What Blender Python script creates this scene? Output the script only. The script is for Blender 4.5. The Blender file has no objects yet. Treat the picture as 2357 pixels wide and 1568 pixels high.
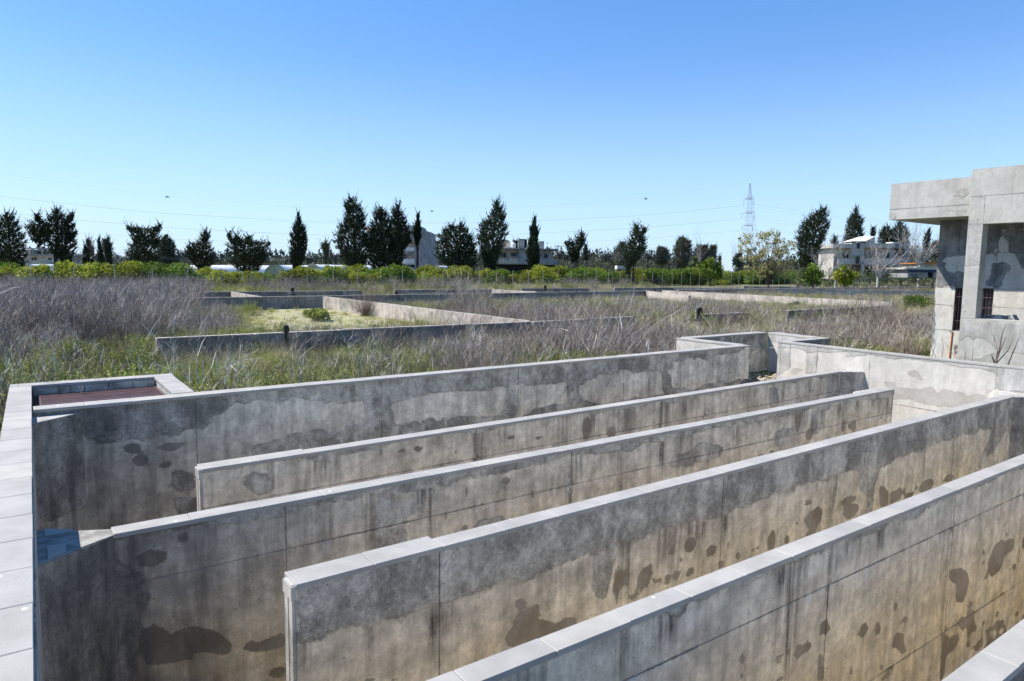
import bpy, math, random
import numpy as np
from mathutils import Vector, Matrix, noise

random.seed(7); rng = np.random.default_rng(7)
scene = bpy.context.scene
rad = math.radians
# ------------------------------------------------------------------ camera
# axes: X along the long tank walls, Y across them, Z up; camera at the origin
A_ = Vector((0.81550739, 0.04897216, -0.57667098)); B_ = Vector((-0.57860633, 0.09093088, -0.81052224)); U_ = Vector((0.01274417, 0.99465235, 0.10249041))
RM = Matrix((A_, B_, U_))          # world = RM @ camera space
cam_d = bpy.data.cameras.new('camera'); cam = bpy.data.objects.new('camera', cam_d)
scene.collection.objects.link(cam); scene.camera = cam
cam.matrix_world = RM.to_4x4()
cam_d.sensor_width = 36; cam_d.lens = 24; cam_d.clip_start = 0.1; cam_d.clip_end = 9000
# ------------------------------------------------------------------ world and sun
SUN = Vector((-0.60, 0.66, 1.0)).normalized()
w = bpy.data.worlds.new('World'); scene.world = w; w.use_nodes = True
nt = w.node_tree; bg = nt.nodes['Background']
sky = nt.nodes.new('ShaderNodeTexSky'); sky.sky_type = 'NISHITA'; sky.sun_disc = False
sky.sun_elevation = math.asin(SUN.z); sky.sun_rotation = math.atan2(SUN.x, SUN.y)
sky.altitude = 0; sky.air_density = 1.0; sky.dust_density = 0.0; sky.ozone_density = 3.0
gm = nt.nodes.new('ShaderNodeGamma'); gm.inputs[1].default_value = 0.70
hs = nt.nodes.new('ShaderNodeHueSaturation'); hs.inputs['Saturation'].default_value = 1.52
tn = nt.nodes.new('ShaderNodeMix'); tn.data_type = 'RGBA'; tn.blend_type = 'MULTIPLY'; tn.inputs[0].default_value = 1.0; tn.inputs[7].default_value = (1.08, .955, 1.08, 1)
nt.links.new(sky.outputs[0], gm.inputs[0]); nt.links.new(gm.outputs[0], hs.inputs['Color']); nt.links.new(hs.outputs[0], tn.inputs[6]); 
tc = nt.nodes.new('ShaderNodeTexCoord'); sx = nt.nodes.new('ShaderNodeSeparateXYZ'); mrz = nt.nodes.new('ShaderNodeMapRange'); mrz.interpolation_type = 'SMOOTHSTEP'
mrz.inputs[1].default_value = -.02; mrz.inputs[2].default_value = .30; mrz.inputs[3].default_value = .78; mrz.inputs[4].default_value = 0.0
hz_ = nt.nodes.new('ShaderNodeMix'); hz_.data_type = 'RGBA'; hz_.inputs[7].default_value = (1.62, 2.72, 3.8, 1)      # pale blue air along the horizon
nt.links.new(tc.outputs['Generated'], sx.inputs[0]); nt.links.new(sx.outputs[2], mrz.inputs[0]); nt.links.new(mrz.outputs[0], hz_.inputs[0]); nt.links.new(tn.outputs[2], hz_.inputs[6]); nt.links.new(hz_.outputs[2], bg.inputs[0])
bg.inputs[1].default_value = 0.106
sd = bpy.data.lights.new('sun', 'SUN'); sd.energy = 2.85; sd.angle = rad(0.53); sd.color = (1.0, 0.95, 0.87)
so = bpy.data.objects.new('sun', sd); scene.collection.objects.link(so)
so.rotation_euler = SUN.to_track_quat('Z', 'Y').to_euler()
scene.view_settings.view_transform = 'Standard'; scene.view_settings.look = 'None'
scene.view_settings.exposure = 1.5; scene.view_settings.gamma = 1.0; scene.view_settings.use_curve_mapping = False
scene.cycles.max_bounces = 6; scene.cycles.diffuse_bounces = 4; scene.cycles.transparent_max_bounces = 8

# ------------------------------------------------------------------ surveying helpers
F = 1571.333
def dv(x, y): return RM @ Vector(((x - 1178.5) / F, -(y - 784) / F, -1.0))
def at(x, y, D): return dv(x, y) * D                    # point at camera depth D
def onz(x, y, z): d = dv(x, y); return d * (z / d.z)
def ony(x, y, Y): d = dv(x, y); return d * (Y / d.y)
def onx(x, y, X): d = dv(x, y); return d * (X / d.x)
def proj(p):
    c = RM.transposed() @ Vector(p)
    return (c.x / -c.z * F + 1178.5, -c.y / -c.z * F + 784)
K = 4096 / 2357.0
CR = {'g1': (0, 1480, 500 / 2357), 'g2': (50, 2050, 500 / 2357), 'g3': (3300, 1400, 500 / 2357), 'g4': (2900, 1300, 500 / 2357), 'g5': (3640, 1380, 456 / 2234),
      'c3': (1200, 1900, 1500 / 2357), 'c4': (2600, 1900, 1496 / 2357), 'c5': (2600, 1250, 1496 / 2357), 'a1': (0, 700, 1100 / 2357), 'a2': (1000, 700, 1100 / 2357),
      'a3': (2000, 700, 1100 / 2357), 'a4': (3000, 700, 1096 / 2357), 'b1': (0, 1050, 1200 / 2357), 'b2': (1000, 1050, 1200 / 2357), 'b3': (2000, 1050, 1200 / 2357),
      'b4': (3000, 1050, 1096 / 2357), 'c1': (0, 1400, 1300 / 2357), 'c2': (0, 2000, 1300 / 2357), 'c6': (1200, 1300, 1500 / 2357), 'f5': (3400, 600, 696 / 1213)}
def cv(n, x, y): a, b, k = CR[n]; return ((a + x * k) / K, (b + y * k) / K)
ZG = -2.6          # ground
ZO = -1.57         # top of the perimeter walls
ZB = -2.0          # top of the baffle walls
ZF = -1.82         # top of the low walls in the field
ZBOT = -4.3

# ------------------------------------------------------------------ object helpers
COL = scene.collection
class MB:
    def __init__(s): s.v = []; s.f = []
    def add(s, vs, fs):
        n = len(s.v); s.v += [tuple(p) for p in vs]; s.f += [tuple(i + n for i in f) for f in fs]; return s
    def prism(s, poly, z0, z1, ch=0.0):
        n = len(poly)
        a = sum(poly[i][0] * poly[(i + 1) % n][1] - poly[(i + 1) % n][0] * poly[i][1] for i in range(n))
        if a < 0: poly = poly[::-1]
        vs = [(p[0], p[1], z0) for p in poly]
        if ch:
            cx = sum(p[0] for p in poly) / n; cy = sum(p[1] for p in poly) / n
            vs += [(p[0], p[1], z1 - ch) for p in poly]
            def ins(p):
                d = Vector((cx - p[0], cy - p[1]))
                L = d.length; return (p[0] + d.x / L * ch * 1.4, p[1] + d.y / L * ch * 1.4, z1)
            vs += [ins(p) for p in poly]; k = 3
        else: vs += [(p[0], p[1], z1) for p in poly]; k = 2
        fs = [tuple(range(n))[::-1], tuple(range((k - 1) * n, k * n))]
        for j in range(k - 1):
            for i in range(n):
                q = (i + 1) % n; fs.append((j * n + i, j * n + q, (j + 1) * n + q, (j + 1) * n + i))
        return s.add(vs, fs)
    def box(s, x0, x1, y0, y1, z0, z1, ch=0.0): return s.prism([(x0, y0), (x1, y0), (x1, y1), (x0, y1)], z0, z1, ch)
    def hexa(s, a, b):   # two quads of 4 points (bottom ring, top ring)
        return s.add(list(a) + list(b), [(3, 2, 1, 0), (4, 5, 6, 7), (0, 1, 5, 4), (1, 2, 6, 5), (2, 3, 7, 6), (3, 0, 4, 7)])
    def tube(s, pts, r, n=6, cap=True):
        pts = [Vector(p) for p in pts]; m = len(pts); rs = r if isinstance(r, (list, tuple)) else [r] * m; vs = []
        for i, p in enumerate(pts):
            t = (pts[min(i + 1, m - 1)] - pts[max(i - 1, 0)]).normalized()
            a = t.cross(Vector((0, 0, 1)) if abs(t.z) < .9 else Vector((1, 0, 0))).normalized(); b = t.cross(a)
            for k in range(n):
                q = 2 * math.pi * k / n; vs.append(p + (a * math.cos(q) + b * math.sin(q)) * rs[i])
        fs = [(i * n + k, i * n + (k + 1) % n, (i + 1) * n + (k + 1) % n, (i + 1) * n + k) for i in range(m - 1) for k in range(n)]
        if cap: fs += [tuple(range(n)), tuple(range((m - 1) * n, m * n))[::-1]]
        return s.add(vs, fs)
    def build(s, name, mat, parent=None, smooth=False):
        me = bpy.data.meshes.new(name); o = Vector(parent['_o']) if parent is not None and '_o' in parent else Vector((0, 0, 0))
        me.from_pydata([(p[0] - o.x, p[1] - o.y, p[2] - o.z) for p in s.v], [], s.f)
        me.materials.append(mat)
        if smooth:
            me.polygons.foreach_set('use_smooth', [True] * len(me.polygons))
        me.update()
        ob = bpy.data.objects.new(name, me); COL.objects.link(ob)
        if parent is not None: ob.parent = parent; ob['_o'] = tuple(o)
        return ob
def np_mesh(name, V, faces, mats, per=4, flat=True):
    me = bpy.data.meshes.new(name); V = np.asarray(V, dtype=np.float32); faces = np.asarray(faces, dtype=np.int32)
    me.vertices.add(len(V)); me.vertices.foreach_set('co', V.ravel())
    me.loops.add(faces.size); me.loops.foreach_set('vertex_index', faces.ravel())
    me.polygons.add(len(faces)); me.polygons.foreach_set('loop_start', np.arange(0, faces.size, per, dtype=np.int32))
    me.update(calc_edges=True)
    if flat: me.shade_flat()
    for m in (mats if isinstance(mats, (list, tuple)) else [mats]): me.materials.append(m)
    return me
def thing(name, label, cat, loc=(0, 0, 0), group=None):
    o = bpy.data.objects.new(name, None); COL.objects.link(o); o.location = loc; o.empty_display_size = .3
    o['label'] = label; o['category'] = cat; o['kind'] = 'thing'; o['_o'] = tuple(loc)
    if group: o['group'] = group
    return o
def tag(o, label=None, cat=None, group=None, kind=None):
    if label: o['label'] = label
    if cat: o['category'] = cat
    if group: o['group'] = group
    if kind: o['kind'] = kind
    return o
def link(name, me, parent=None, loc=(0, 0, 0)):
    o = bpy.data.objects.new(name, me); COL.objects.link(o); o.location = loc
    if parent is not None: o.parent = parent
    return o
def rebase(o, loc):  # give a single-mesh thing an origin at its base
    loc = Vector(loc); o.data.transform(Matrix.Translation(-loc)); o.location = loc; return o

# ------------------------------------------------------------------ materials
class NT:
    def __init__(s, name):
        s.m = bpy.data.materials.new(name); s.m.use_nodes = True; s.t = s.m.node_tree; s.b = s.t.nodes['Principled BSDF']
        s.b.inputs['Roughness'].default_value = .9
        if 'Specular IOR Level' in s.b.inputs: s.b.inputs['Specular IOR Level'].default_value = .25
    def n(s, typ, **kw):
        nd = s.t.nodes.new('ShaderNode' + typ)
        for k, v in kw.items(): setattr(nd, k, v)
        return nd
    def L(s, a, b): s.t.links.new(a, b)
    def put(s, sock, v):
        if isinstance(v, bpy.types.NodeSocket): s.L(v, sock)
        elif isinstance(v, (tuple, list)): sock.default_value = tuple(v) + ((1,) if len(v) == 3 and len(sock.default_value) == 4 else ())
        else: sock.default_value = v
    def math(s, op, a, b=0.0, c=None, clamp=False):
        nd = s.n('Math', operation=op, use_clamp=clamp); s.put(nd.inputs[0], a); s.put(nd.inputs[1], b)
        if c is not None: s.put(nd.inputs[2], c)
        return nd.outputs[0]
    def mr(s, v, a, b, c=0.0, d=1.0, smooth=True):
        nd = s.n('MapRange', interpolation_type='SMOOTHSTEP' if smooth else 'LINEAR')
        s.put(nd.inputs[0], v); nd.inputs[1].default_value = a; nd.inputs[2].default_value = b; nd.inputs[3].default_value = c; nd.inputs[4].default_value = d
        return nd.outputs[0]
    def mix(s, f, a, b, mode='MIX'):
        nd = s.n('Mix', data_type='RGBA', blend_type=mode); s.put(nd.inputs[0], f); s.put(nd.inputs[6], a); s.put(nd.inputs[7], b); return nd.outputs[2]
    def pos(s):
        if not hasattr(s, '_p'): s._p = s.n('NewGeometry').outputs['Position']
        return s._p
    def vmul(s, v, k):
        nd = s.n('VectorMath', operation='MULTIPLY'); s.put(nd.inputs[0], v); nd.inputs[1].default_value = k; return nd.outputs[0]
    def noise(s, v, scale, detail=4, rough=.55, dist=0.0, color=False):
        nd = s.n('TexNoise'); s.put(nd.inputs['Vector'], v); nd.inputs['Scale'].default_value = scale; nd.inputs['Detail'].default_value = detail
        nd.inputs['Roughness'].default_value = rough; nd.inputs['Distortion'].default_value = dist; return nd.outputs['Color' if color else 'Fac']
    def voro(s, v, scale, feature='F1', rnd=1.0):
        nd = s.n('TexVoronoi', feature=feature); s.put(nd.inputs['Vector'], v); nd.inputs['Scale'].default_value = scale; nd.inputs['Randomness'].default_value = rnd; return nd
    def attr(s, name): nd = s.n('Attribute', attribute_name=name); return nd.outputs['Fac']
    def orand(s): return s.n('ObjectInfo').outputs['Random']
    def hsv(s, col, h=.5, sat=1.0, v=1.0):
        nd = s.n('HueSaturation'); s.put(nd.inputs['Hue'], h); s.put(nd.inputs['Saturation'], sat); s.put(nd.inputs['Value'], v); s.put(nd.inputs['Color'], col); return nd.outputs[0]
    def scale(s, col, k): return s.mix(1.0, col, s.comb(k), 'MULTIPLY')
    def comb(s, k):
        nd = s.n('CombineColor'); [s.L(k, nd.inputs[i]) for i in range(3)]; return nd.outputs[0]
    def bump(s, h, strength=.3, dist=.01):
        nd = s.n('Bump'); s.put(nd.inputs['Height'], h); nd.inputs['Strength'].default_value = strength; nd.inputs['Distance'].default_value = dist
        s.L(nd.outputs[0], s.b.inputs['Normal']); return nd
    def done(s, col): s.put(s.b.inputs['Base Color'], col); return s.m
def flat(name, col, rough=.9, var=.25, scale=3.0, metal=0.0, obj=0.0):
    t = NT(name); c = t.scale(t.mix(0.0, col, col), t.mr(t.noise(t.pos(), scale, 5), .3, .7, 1 - var, 1 + var))
    if obj: c = t.scale(c, t.mr(t.orand(), 0, 1, 1 - obj, 1 + obj, smooth=False))
    t.b.inputs['Roughness'].default_value = rough; t.b.inputs['Metallic'].default_value = metal
    return t.done(c)

def concrete(name, cA, cB, ochre, coatA, coatB, spotA, spotB, streak=1.0, auto=0.0, coat_noise=.22, dirt=(.075, .062, .05), pock=1.0, mott=1.0):
    """weathered cast concrete: cast body, cement render (attribute coat, on the building also painted shade), damp patches (attribute spot), run-off stains"""
    t = NT(name); P = t.pos()
    vz = t.vmul(P, (1, 1, .12)); vzz = t.vmul(P, (1, 1, .05))
    big = t.noise(P, .9, 5, .6); mid = t.noise(P, 4.5, 8, .65); fine = t.noise(P, 38, 6, .7)
    dep = t.attr('dep'); coat = t.attr('coat'); spot = t.attr('spot'); dark = t.attr('dark')
    base = t.mix(t.mr(big, .35, .65), cA, cB)
    och = t.math('MULTIPLY', t.mr(dep, .35, 1.5), t.mr(t.noise(P, 1.7, 6, .6), .35, .62))
    base = t.mix(och, base, ochre)
    drip = t.noise(vz, 7.5, 6, .65)
    base = t.scale(base, t.mr(drip, .3, .7, 1 - .22 * mott, 1 + .16 * mott))
    base = t.scale(base, t.mr(mid, .30, .70, 1 - .26 * mott, 1 + .17 * mott)); base = t.scale(base, t.mr(t.noise(P, 13, 8, .72), .34, .66, 1 - .16 * mott, 1 + .12 * mott))
    # dark run-off streaks falling from the coping
    sx = t.noise(vzz, 2.1, 3, .5); sf = t.noise(t.vmul(P, (1, 1, .035)), 19, 4, .7)
    reach = t.mr(t.math('SUBTRACT', dep, t.mr(t.noise(vzz, 3.3, 2), .35, .7, 0.0, 1.6)), -.45, .25, 1.0, 0.0)
    st = t.math('MULTIPLY', t.math('MULTIPLY', t.mr(sx, .52, .66), t.mr(sf, .34, .62)), reach)
    st = t.math('MULTIPLY', st, t.math('MULTIPLY', t.mr(fine, .3, .6, .6, 1.0), .85 * streak))
    base = t.mix(st, base, dirt)
    dn = t.math('MULTIPLY', t.attr('dirt'), t.mr(t.math('ADD', t.noise(t.vmul(P, (1, 1, .045)), 16, 5, .7), t.math('MULTIPLY', t.noise(vz, 5, 4), .5)), .58, .90))
    base = t.mix(t.math('MULTIPLY', dn, t.mr(fine, .3, .6, .65, 1.0)), base, (dirt[0] * .8, dirt[1] * .8, dirt[2] * .85))
    # pale lime bloom
    bl = t.math('MULTIPLY', t.mr(t.noise(vz, 11, 6, .7), .62, .74), t.mr(t.noise(P, .8, 3), .5, .66))
    base = t.mix(t.math('MULTIPLY', bl, .5), base, (cB[0] * 1.45, cB[1] * 1.5, cB[2] * 1.6))
    # cement render coat
    cn = t.math('ADD', t.math('MULTIPLY', t.math('SUBTRACT', t.noise(P, 2.3, 9, .62), .5), coat_noise * 1.5), t.math('MULTIPLY', t.math('SUBTRACT', t.noise(P, 9, 6, .6), .5), coat_noise * .4))
    cs = t.math('ADD', coat, cn)
    if auto: cs = t.math('ADD', cs, t.mr(t.noise(P, .55, 5, .55), .3, .7, -auto, auto * .55, smooth=False))
    cm = t.mr(cs, -.009, .011)
    cc = t.mix(t.mr(t.noise(t.vmul(P, (1, 1, .7)), 2.4, 10, .70), .40, .60), coatA, coatB)
    cc = t.scale(cc, t.mr(drip, .3, .7, .86, 1.10))
    cc = t.scale(cc, t.mr(fine, .3, .7, 1 - .2 * mott, 1 + .18 * mott)); cc = t.scale(cc, t.mr(t.noise(P, 11, 8, .75), .36, .64, 1 - .2 * mott, 1 + .14 * mott))
    wp = t.n('VectorMath', operation='ADD'); t.L(P, wp.inputs[0]); wn = t.vmul(t.noise(P, 5, 3, color=True), (.12, .12, .12)); t.L(wn, wp.inputs[1])
    ck = t.voro(wp.outputs[0], 10, 'DISTANCE_TO_EDGE').outputs['Distance']
    ckm = t.math('MULTIPLY', t.mr(ck, .012, .045, 1.0, 0.0), t.mr(t.noise(P, 1.3, 3), .50, .60))
    cc = t.mix(t.math('MULTIPLY', ckm, .5 * mott), cc, (coatA[0] * .45, coatA[1] * .45, coatA[2] * .45))
    base = t.mix(cm, base, cc)
    rim = t.math('MULTIPLY', t.mr(t.math('ABSOLUTE', cs), .0, .03, 1.0, 0.0), t.mr(t.noise(P, 2.7, 3), .42, .62, 0.0, .5))
    base = t.mix(rim, base, (coatA[0] * .6, coatA[1] * .58, coatA[2] * .55))
    sj = t.math('ADD', t.math('SUBTRACT', 1.0, t.attr('seam')), t.math('MULTIPLY', t.math('SUBTRACT', t.noise(P, 16, 6, .7), .5), .045))
    base = t.mix(t.math('MULTIPLY', t.mr(sj, .000, .013, 1.0, 0.0), t.mr(t.noise(P, 2.2, 3), .38, .62, .08, .6)), base, (.075, .068, .058))
    wb = t.math('MULTIPLY', t.mr(t.math('SUBTRACT', 1.0, t.attr('below')), .0, .22, 1.0, 0.0), t.math('MULTIPLY', t.mr(t.noise(t.vmul(P, (1, 1, .3)), 13, 5, .7), .50, .62), t.mr(t.noise(P, 1.5, 2), .48, .60)))
    base = t.mix(t.math('MULTIPLY', wb, .6 * min(1, streak)), base, (.70, .70, .72))
    # damp patches
    ss = t.math('ADD', t.math('SUBTRACT', spot, 1.0), t.math('MULTIPLY', t.math('SUBTRACT', t.noise(P, 14, 7, .62), .5), .048))
    sm = t.mr(ss, -.008, .009)
    sc = t.mix(t.mr(t.noise(P, 3.1, 6), .38, .62), spotA, spotB)
    sc = t.scale(sc, t.mr(fine, .3, .7, .9, 1.1))
    base = t.mix(t.math('MULTIPLY', sm, .9), base, sc)
    base = t.mix(t.math('MULTIPLY', t.mr(t.math('ABSOLUTE', ss), .0, .010, 1.0, 0.0), .4), base, (spotA[0] * .6, spotA[1] * .6, spotA[2] * .6))
    # long lasting damp darkening with vertical tongues
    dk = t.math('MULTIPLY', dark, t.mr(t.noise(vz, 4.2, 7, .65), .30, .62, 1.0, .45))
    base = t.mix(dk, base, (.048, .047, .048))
    # air holes
    if pock:
        pv = t.voro(P, 15); pk = t.math('MULTIPLY', t.mr(pv.outputs['Distance'], .06, .13, 1.0, 0.0), t.mr(t.noise(P, 5.7, 2), .47, .55))
        base = t.mix(t.math('MULTIPLY', pk, .7 * pock), base, (.05, .045, .04))
    base = t.scale(base, t.mr(t.noise(P, 120, 3, .7), .3, .7, .90, 1.10))
    h = t.math('ADD', t.math('MULTIPLY', fine, .5), t.math('ADD', t.math('MULTIPLY', cm, .8), t.math('MULTIPLY', mid, .8)))
    t.bump(h, .55, .012)
    return t.done(base)

M = {}
M['wall'] = concrete('wall concrete', (.62, .545, .425), (.70, .63, .505), (.69, .575, .38), (.26, .243, .205), (.54, .505, .43), (.195, .155, .108), (.28, .245, .20))
M['wall_back'] = concrete('back wall concrete', (.63, .565, .455), (.71, .645, .525), (.62, .55, .43), (.235, .217, .182), (.52, .485, .415), (.19, .172, .145), (.29, .27, .24), streak=.5)
M['wall_pale'] = concrete('limewashed concrete', (.47, .45, .405), (.55, .53, .49), (.52, .48, .42), (.34, .33, .305), (.45, .435, .41), (.33, .305, .27), (.40, .38, .345), streak=.12, coat_noise=.12, pock=.5, mott=.35)
M['building'] = concrete('building concrete', (.47, .455, .415), (.56, .545, .50), (.54, .50, .44), (.15, .148, .143), (.27, .265, .255), (.10, .10, .10), (.2, .2, .2), streak=.15, auto=0, mott=.45)  # coat tones kept dark to deepen the shade under the roof overhang
M['render'] = concrete('grey render', (.38, .37, .335), (.46, .45, .415), (.43, .41, .37), (.32, .31, .28), (.43, .42, .39), (.2, .2, .2), (.3, .3, .3), streak=.12, auto=.30, pock=.4, mott=.35)
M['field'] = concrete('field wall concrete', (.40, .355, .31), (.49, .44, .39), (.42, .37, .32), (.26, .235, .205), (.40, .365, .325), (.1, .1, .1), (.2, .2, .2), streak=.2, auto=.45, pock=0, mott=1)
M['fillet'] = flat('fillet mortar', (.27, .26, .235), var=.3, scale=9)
M['field_shaded'] = concrete('stained and shaded field wall concrete', (.20, .185, .17), (.28, .26, .235), (.24, .22, .19), (.13, .125, .115), (.20, .19, .175), (.1, .1, .1), (.2, .2, .2), streak=.4, auto=.45, pock=0, mott=1)
M['core'] = flat('joint mortar', (.36, .33, .27), var=.3, scale=14)

def coping_mat():
    t = NT('coping slab'); P = t.pos(); r = t.orand()
    c = t.mix(t.mr(r, .55, .95), (.345, .33, .305), (.38, .36, .322))
    c = t.scale(c, t.mr(t.noise(P, 3.2, 7, .6), .3, .7, .87, 1.10))
    worn = t.mr(t.noise(P, 42, 7, .75), .54, .60)
    c = t.mix(t.math('MULTIPLY', worn, t.math('MULTIPLY', t.mr(t.noise(P, 1.1, 3), .52, .66), .7)), c, (.21, .21, .205))
    c = t.mix(t.math('MULTIPLY', t.mr(t.noise(t.vmul(P, (1, 1, 1)), 17, 5, .8), .66, .72), .35), c, (.17, .165, .155))
    v = t.voro(P, 3.4); c = t.mix(t.mr(v.outputs['Distance'], .035, .05, 1.0, 0.0), c, (.85, .85, .84))
    t.bump(t.noise(P, 55, 5, .7), .25, .006)
    t.b.inputs['Roughness'].default_value = .75
    return t.done(c)
M['coping'] = coping_mat()
M['coping_back'] = None
def leaf_mat(name, c1, c2, sat=.3, trans=.25, pw=1.0):
    t = NT(name); P = t.pos(); g = t.n('NewGeometry')
    r = g.outputs['Random Per Island']
    c = t.mix(t.math('POWER', r, pw), c1, c2)
    c = t.scale(c, t.mr(t.orand(), 0, 1, .72, 1.28, smooth=False))
    c = t.scale(c, t.mr(t.noise(P, .9, 3), .3, .7, .75, 1.25))
    t.b.inputs['Roughness'].default_value = .65; t.put(t.b.inputs['Base Color'], c)
    if trans:
        tr = t.n('BsdfTranslucent'); t.L(c, tr.inputs[0]); mx = t.n('MixShader'); mx.inputs[0].default_value = trans
        t.L(t.b.outputs[0], mx.inputs[1]); t.L(tr.outputs[0], mx.inputs[2]); t.L(mx.outputs[0], t.t.nodes['Material Output'].inputs[0])
    return t.m
M['conifer'] = leaf_mat('conifer foliage', (.016, .024, .012), (.056, .070, .032), trans=.08)
M['cypress'] = leaf_mat('cypress foliage', (.014, .023, .012), (.034, .048, .020), trans=.05)
M['hazed_leaf'] = leaf_mat('haze-toned far conifer foliage', (.040, .056, .042), (.075, .092, .066), trans=.1)  # lighter and bluer than near conifers: distance haze put into the leaf colour
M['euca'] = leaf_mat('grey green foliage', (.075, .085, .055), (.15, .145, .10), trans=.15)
M['citrus'] = leaf_mat('citrus foliage', (.11, .155, .018), (.36, .37, .04), trans=.35)
M['citrus_dark'] = leaf_mat('dark citrus foliage', (.07, .13, .015), (.20, .27, .035), trans=.3)
M['poplar'] = leaf_mat('autumn yellow foliage', (.34, .31, .12), (.62, .57, .28), trans=.3)
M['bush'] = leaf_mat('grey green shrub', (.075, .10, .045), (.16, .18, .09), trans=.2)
M['bush_green'] = leaf_mat('green shrub', (.08, .14, .02), (.19, .26, .05), trans=.3)
M['yellow_flower'] = leaf_mat('yellow flowers', (.55, .45, .02), (.7, .6, .05), trans=.2)
M['bark'] = flat('bark', (.075, .062, .052), var=.4, scale=6)
M['bare_bark'] = flat('pale bare branches', (.42, .385, .36), var=.2, scale=5)
M['dry'] = leaf_mat('dry grey stems', (.095, .076, .062), (.62, .545, .475), trans=.0, pw=1.9)
M['dry_pale'] = leaf_mat('bleached stems', (.42, .39, .35), (.80, .76, .70), trans=.0)
M['brown_twig'] = leaf_mat('brown twigs', (.085, .06, .045), (.34, .26, .21), trans=.0, pw=1.6)
M['straw'] = leaf_mat('straw grass', (.30, .27, .10), (.62, .56, .27), trans=.15)
M['herb'] = leaf_mat('green herbs', (.115, .145, .035), (.33, .355, .085), trans=.25)
M['grass'] = leaf_mat('green grass', (.17, .19, .04), (.39, .385, .11), trans=.25)
M['metal_brown'] = flat('brown painted steel', (.105, .058, .056), rough=.55, var=.2, scale=8)
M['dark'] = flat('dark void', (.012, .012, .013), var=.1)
M['black'] = flat('black plastic', (.015, .015, .017), rough=.5, var=.3)
M['galv'] = flat('galvanised post', (.33, .32, .31), rough=.7, var=.25)
M['wire'] = flat('power cable', (.12, .13, .15), rough=.6)
M['pylon'] = flat('pylon steel', (.36, .33, .34), rough=.6)
M['pylon_red'] = flat('pylon red bars', (.45, .12, .09), rough=.6)
M['rust'] = flat('rust', (.46, .16, .035), rough=.9, var=.35, scale=14)
M['window'] = flat('dark window', (.025, .03, .033), rough=.25, var=.1)
M['white'] = flat('white paint', (.62, .61, .58), var=.12)
M['tank'] = flat('white plastic tank', (.72, .73, .74), rough=.5, var=.06)
M['dish'] = flat('dark dish', (.09, .085, .08), rough=.6)
M['poly'] = flat('greenhouse film', (.74, .76, .76), rough=.45, var=.10, scale=.5)
M['poly_end'] = flat('yellowed greenhouse film', (.50, .53, .34), rough=.5, var=.12, scale=.8)
M['plaster'] = concrete('far plaster', (.42, .39, .34), (.52, .485, .425), (.40, .36, .30), (.24, .23, .22), (.33, .33, .33), (.2, .2, .2), (.3, .3, .3), streak=.2, auto=.35, pock=0, mott=.6)
M['plaster_grey'] = concrete('grey plaster', (.26, .265, .27), (.33, .335, .34), (.30, .30, .29), (.21, .215, .22), (.28, .285, .29), (.2, .2, .2), (.3, .3, .3), streak=.2, auto=.3, pock=0, mott=.6)
M['blue'] = flat('blue door', (.03, .06, .12), var=.1)

def ground_mat():
    t = NT('field soil'); P = t.pos(); n = t.noise(P, .22, 6, .6); m2 = t.noise(P, 2.2, 7, .65)
    c = t.mix(t.mr(n, .36, .60), (.15, .135, .075), (.095, .115, .035)); c = t.mix(t.mr(m2, .45, .68), c, (.25, .215, .15))
    c = t.mix(t.mr(t.attr('sand'), .2, .6), c, t.mix(t.mr(m2, .40, .56), (.38, .345, .24), (.27, .26, .10)))
    t.bump(t.noise(P, 12, 6, .7), .6, .05); return t.done(c)
M['ground'] = ground_mat()
M['floor'] = flat('basin floor', (.30, .27, .22), var=.4, scale=1.2)
M['rubble'] = flat('pinkish rubble', (.44, .36, .29), var=.35, scale=5)

# ------------------------------------------------------------------ ground, basin floor
g = MB()
# the ground is one sheet with the basin cut out
xs = [-2500, -200, -.14, 14.3, 18, 60, 200, 3000]; ys = [-900, -60, -8, 9.06, 18, 60, 150, 4000]
vi = {}
for i, x in enumerate(xs):
    for j, y in enumerate(ys): vi[i, j] = len(g.v); g.v.append((x, y, ZG))
for i in range(len(xs) - 1):
    for j in range(len(ys) - 1):
        if i == 2 and j == 2: continue
        g.f.append((vi[i, j], vi[i + 1, j], vi[i + 1, j + 1], vi[i, j + 1]))
tag(g.build('ground', M['ground']), kind='structure')
g = MB(); 
clear_px = [(575, 742), (640, 700), (700, 688), (760, 692), (860, 722), (925, 740), (905, 765), (780, 775), (600, 775)]
sandp = [onz(x, y, ZG) for x, y in clear_px]
g.add([(p.x, p.y, ZG + .006) for p in sandp], [tuple(range(len(sandp)))])
sand = g.build('bare_ground', M['ground']); a = sand.data.attributes.new('sand', 'FLOAT', 'POINT'); a.data.foreach_set('value', [1.0] * len(sand.data.vertices)); tag(sand, kind='structure')
tag(MB().box(-.14, 14.3, -8, 9.06, ZBOT - .2, ZBOT).build('basin_floor', M['floor']), kind='structure')

# ------------------------------------------------------------------ wall faces with their cast panels
def sdf_poly(S, D, poly):
    n = len(poly); d = np.full(S.shape, 1e9); inside = np.zeros(S.shape, bool)
    for i in range(n):
        x0, y0 = poly[i]; x1, y1 = poly[(i + 1) % n]; ex, ey = x1 - x0, y1 - y0; L = ex * ex + ey * ey + 1e-12
        t = np.clip(((S - x0) * ex + (D - y0) * ey) / L, 0, 1)
        d = np.minimum(d, (S - x0 - t * ex) ** 2 + (D - y0 - t * ey) ** 2)
        c = (y0 > D) != (y1 > D); xi = x0 + (D - y0) * ex / (ey if abs(ey) > 1e-9 else 1e-9); inside ^= c & (S < xi)
    d = np.sqrt(d); return np.where(inside, d, -d)
def sdf_ell(S, D, c, r):
    k = np.sqrt(((S - c[0]) / r[0]) ** 2 + ((D - c[1]) / r[1]) ** 2); return (1 - k) * min(r)
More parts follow.
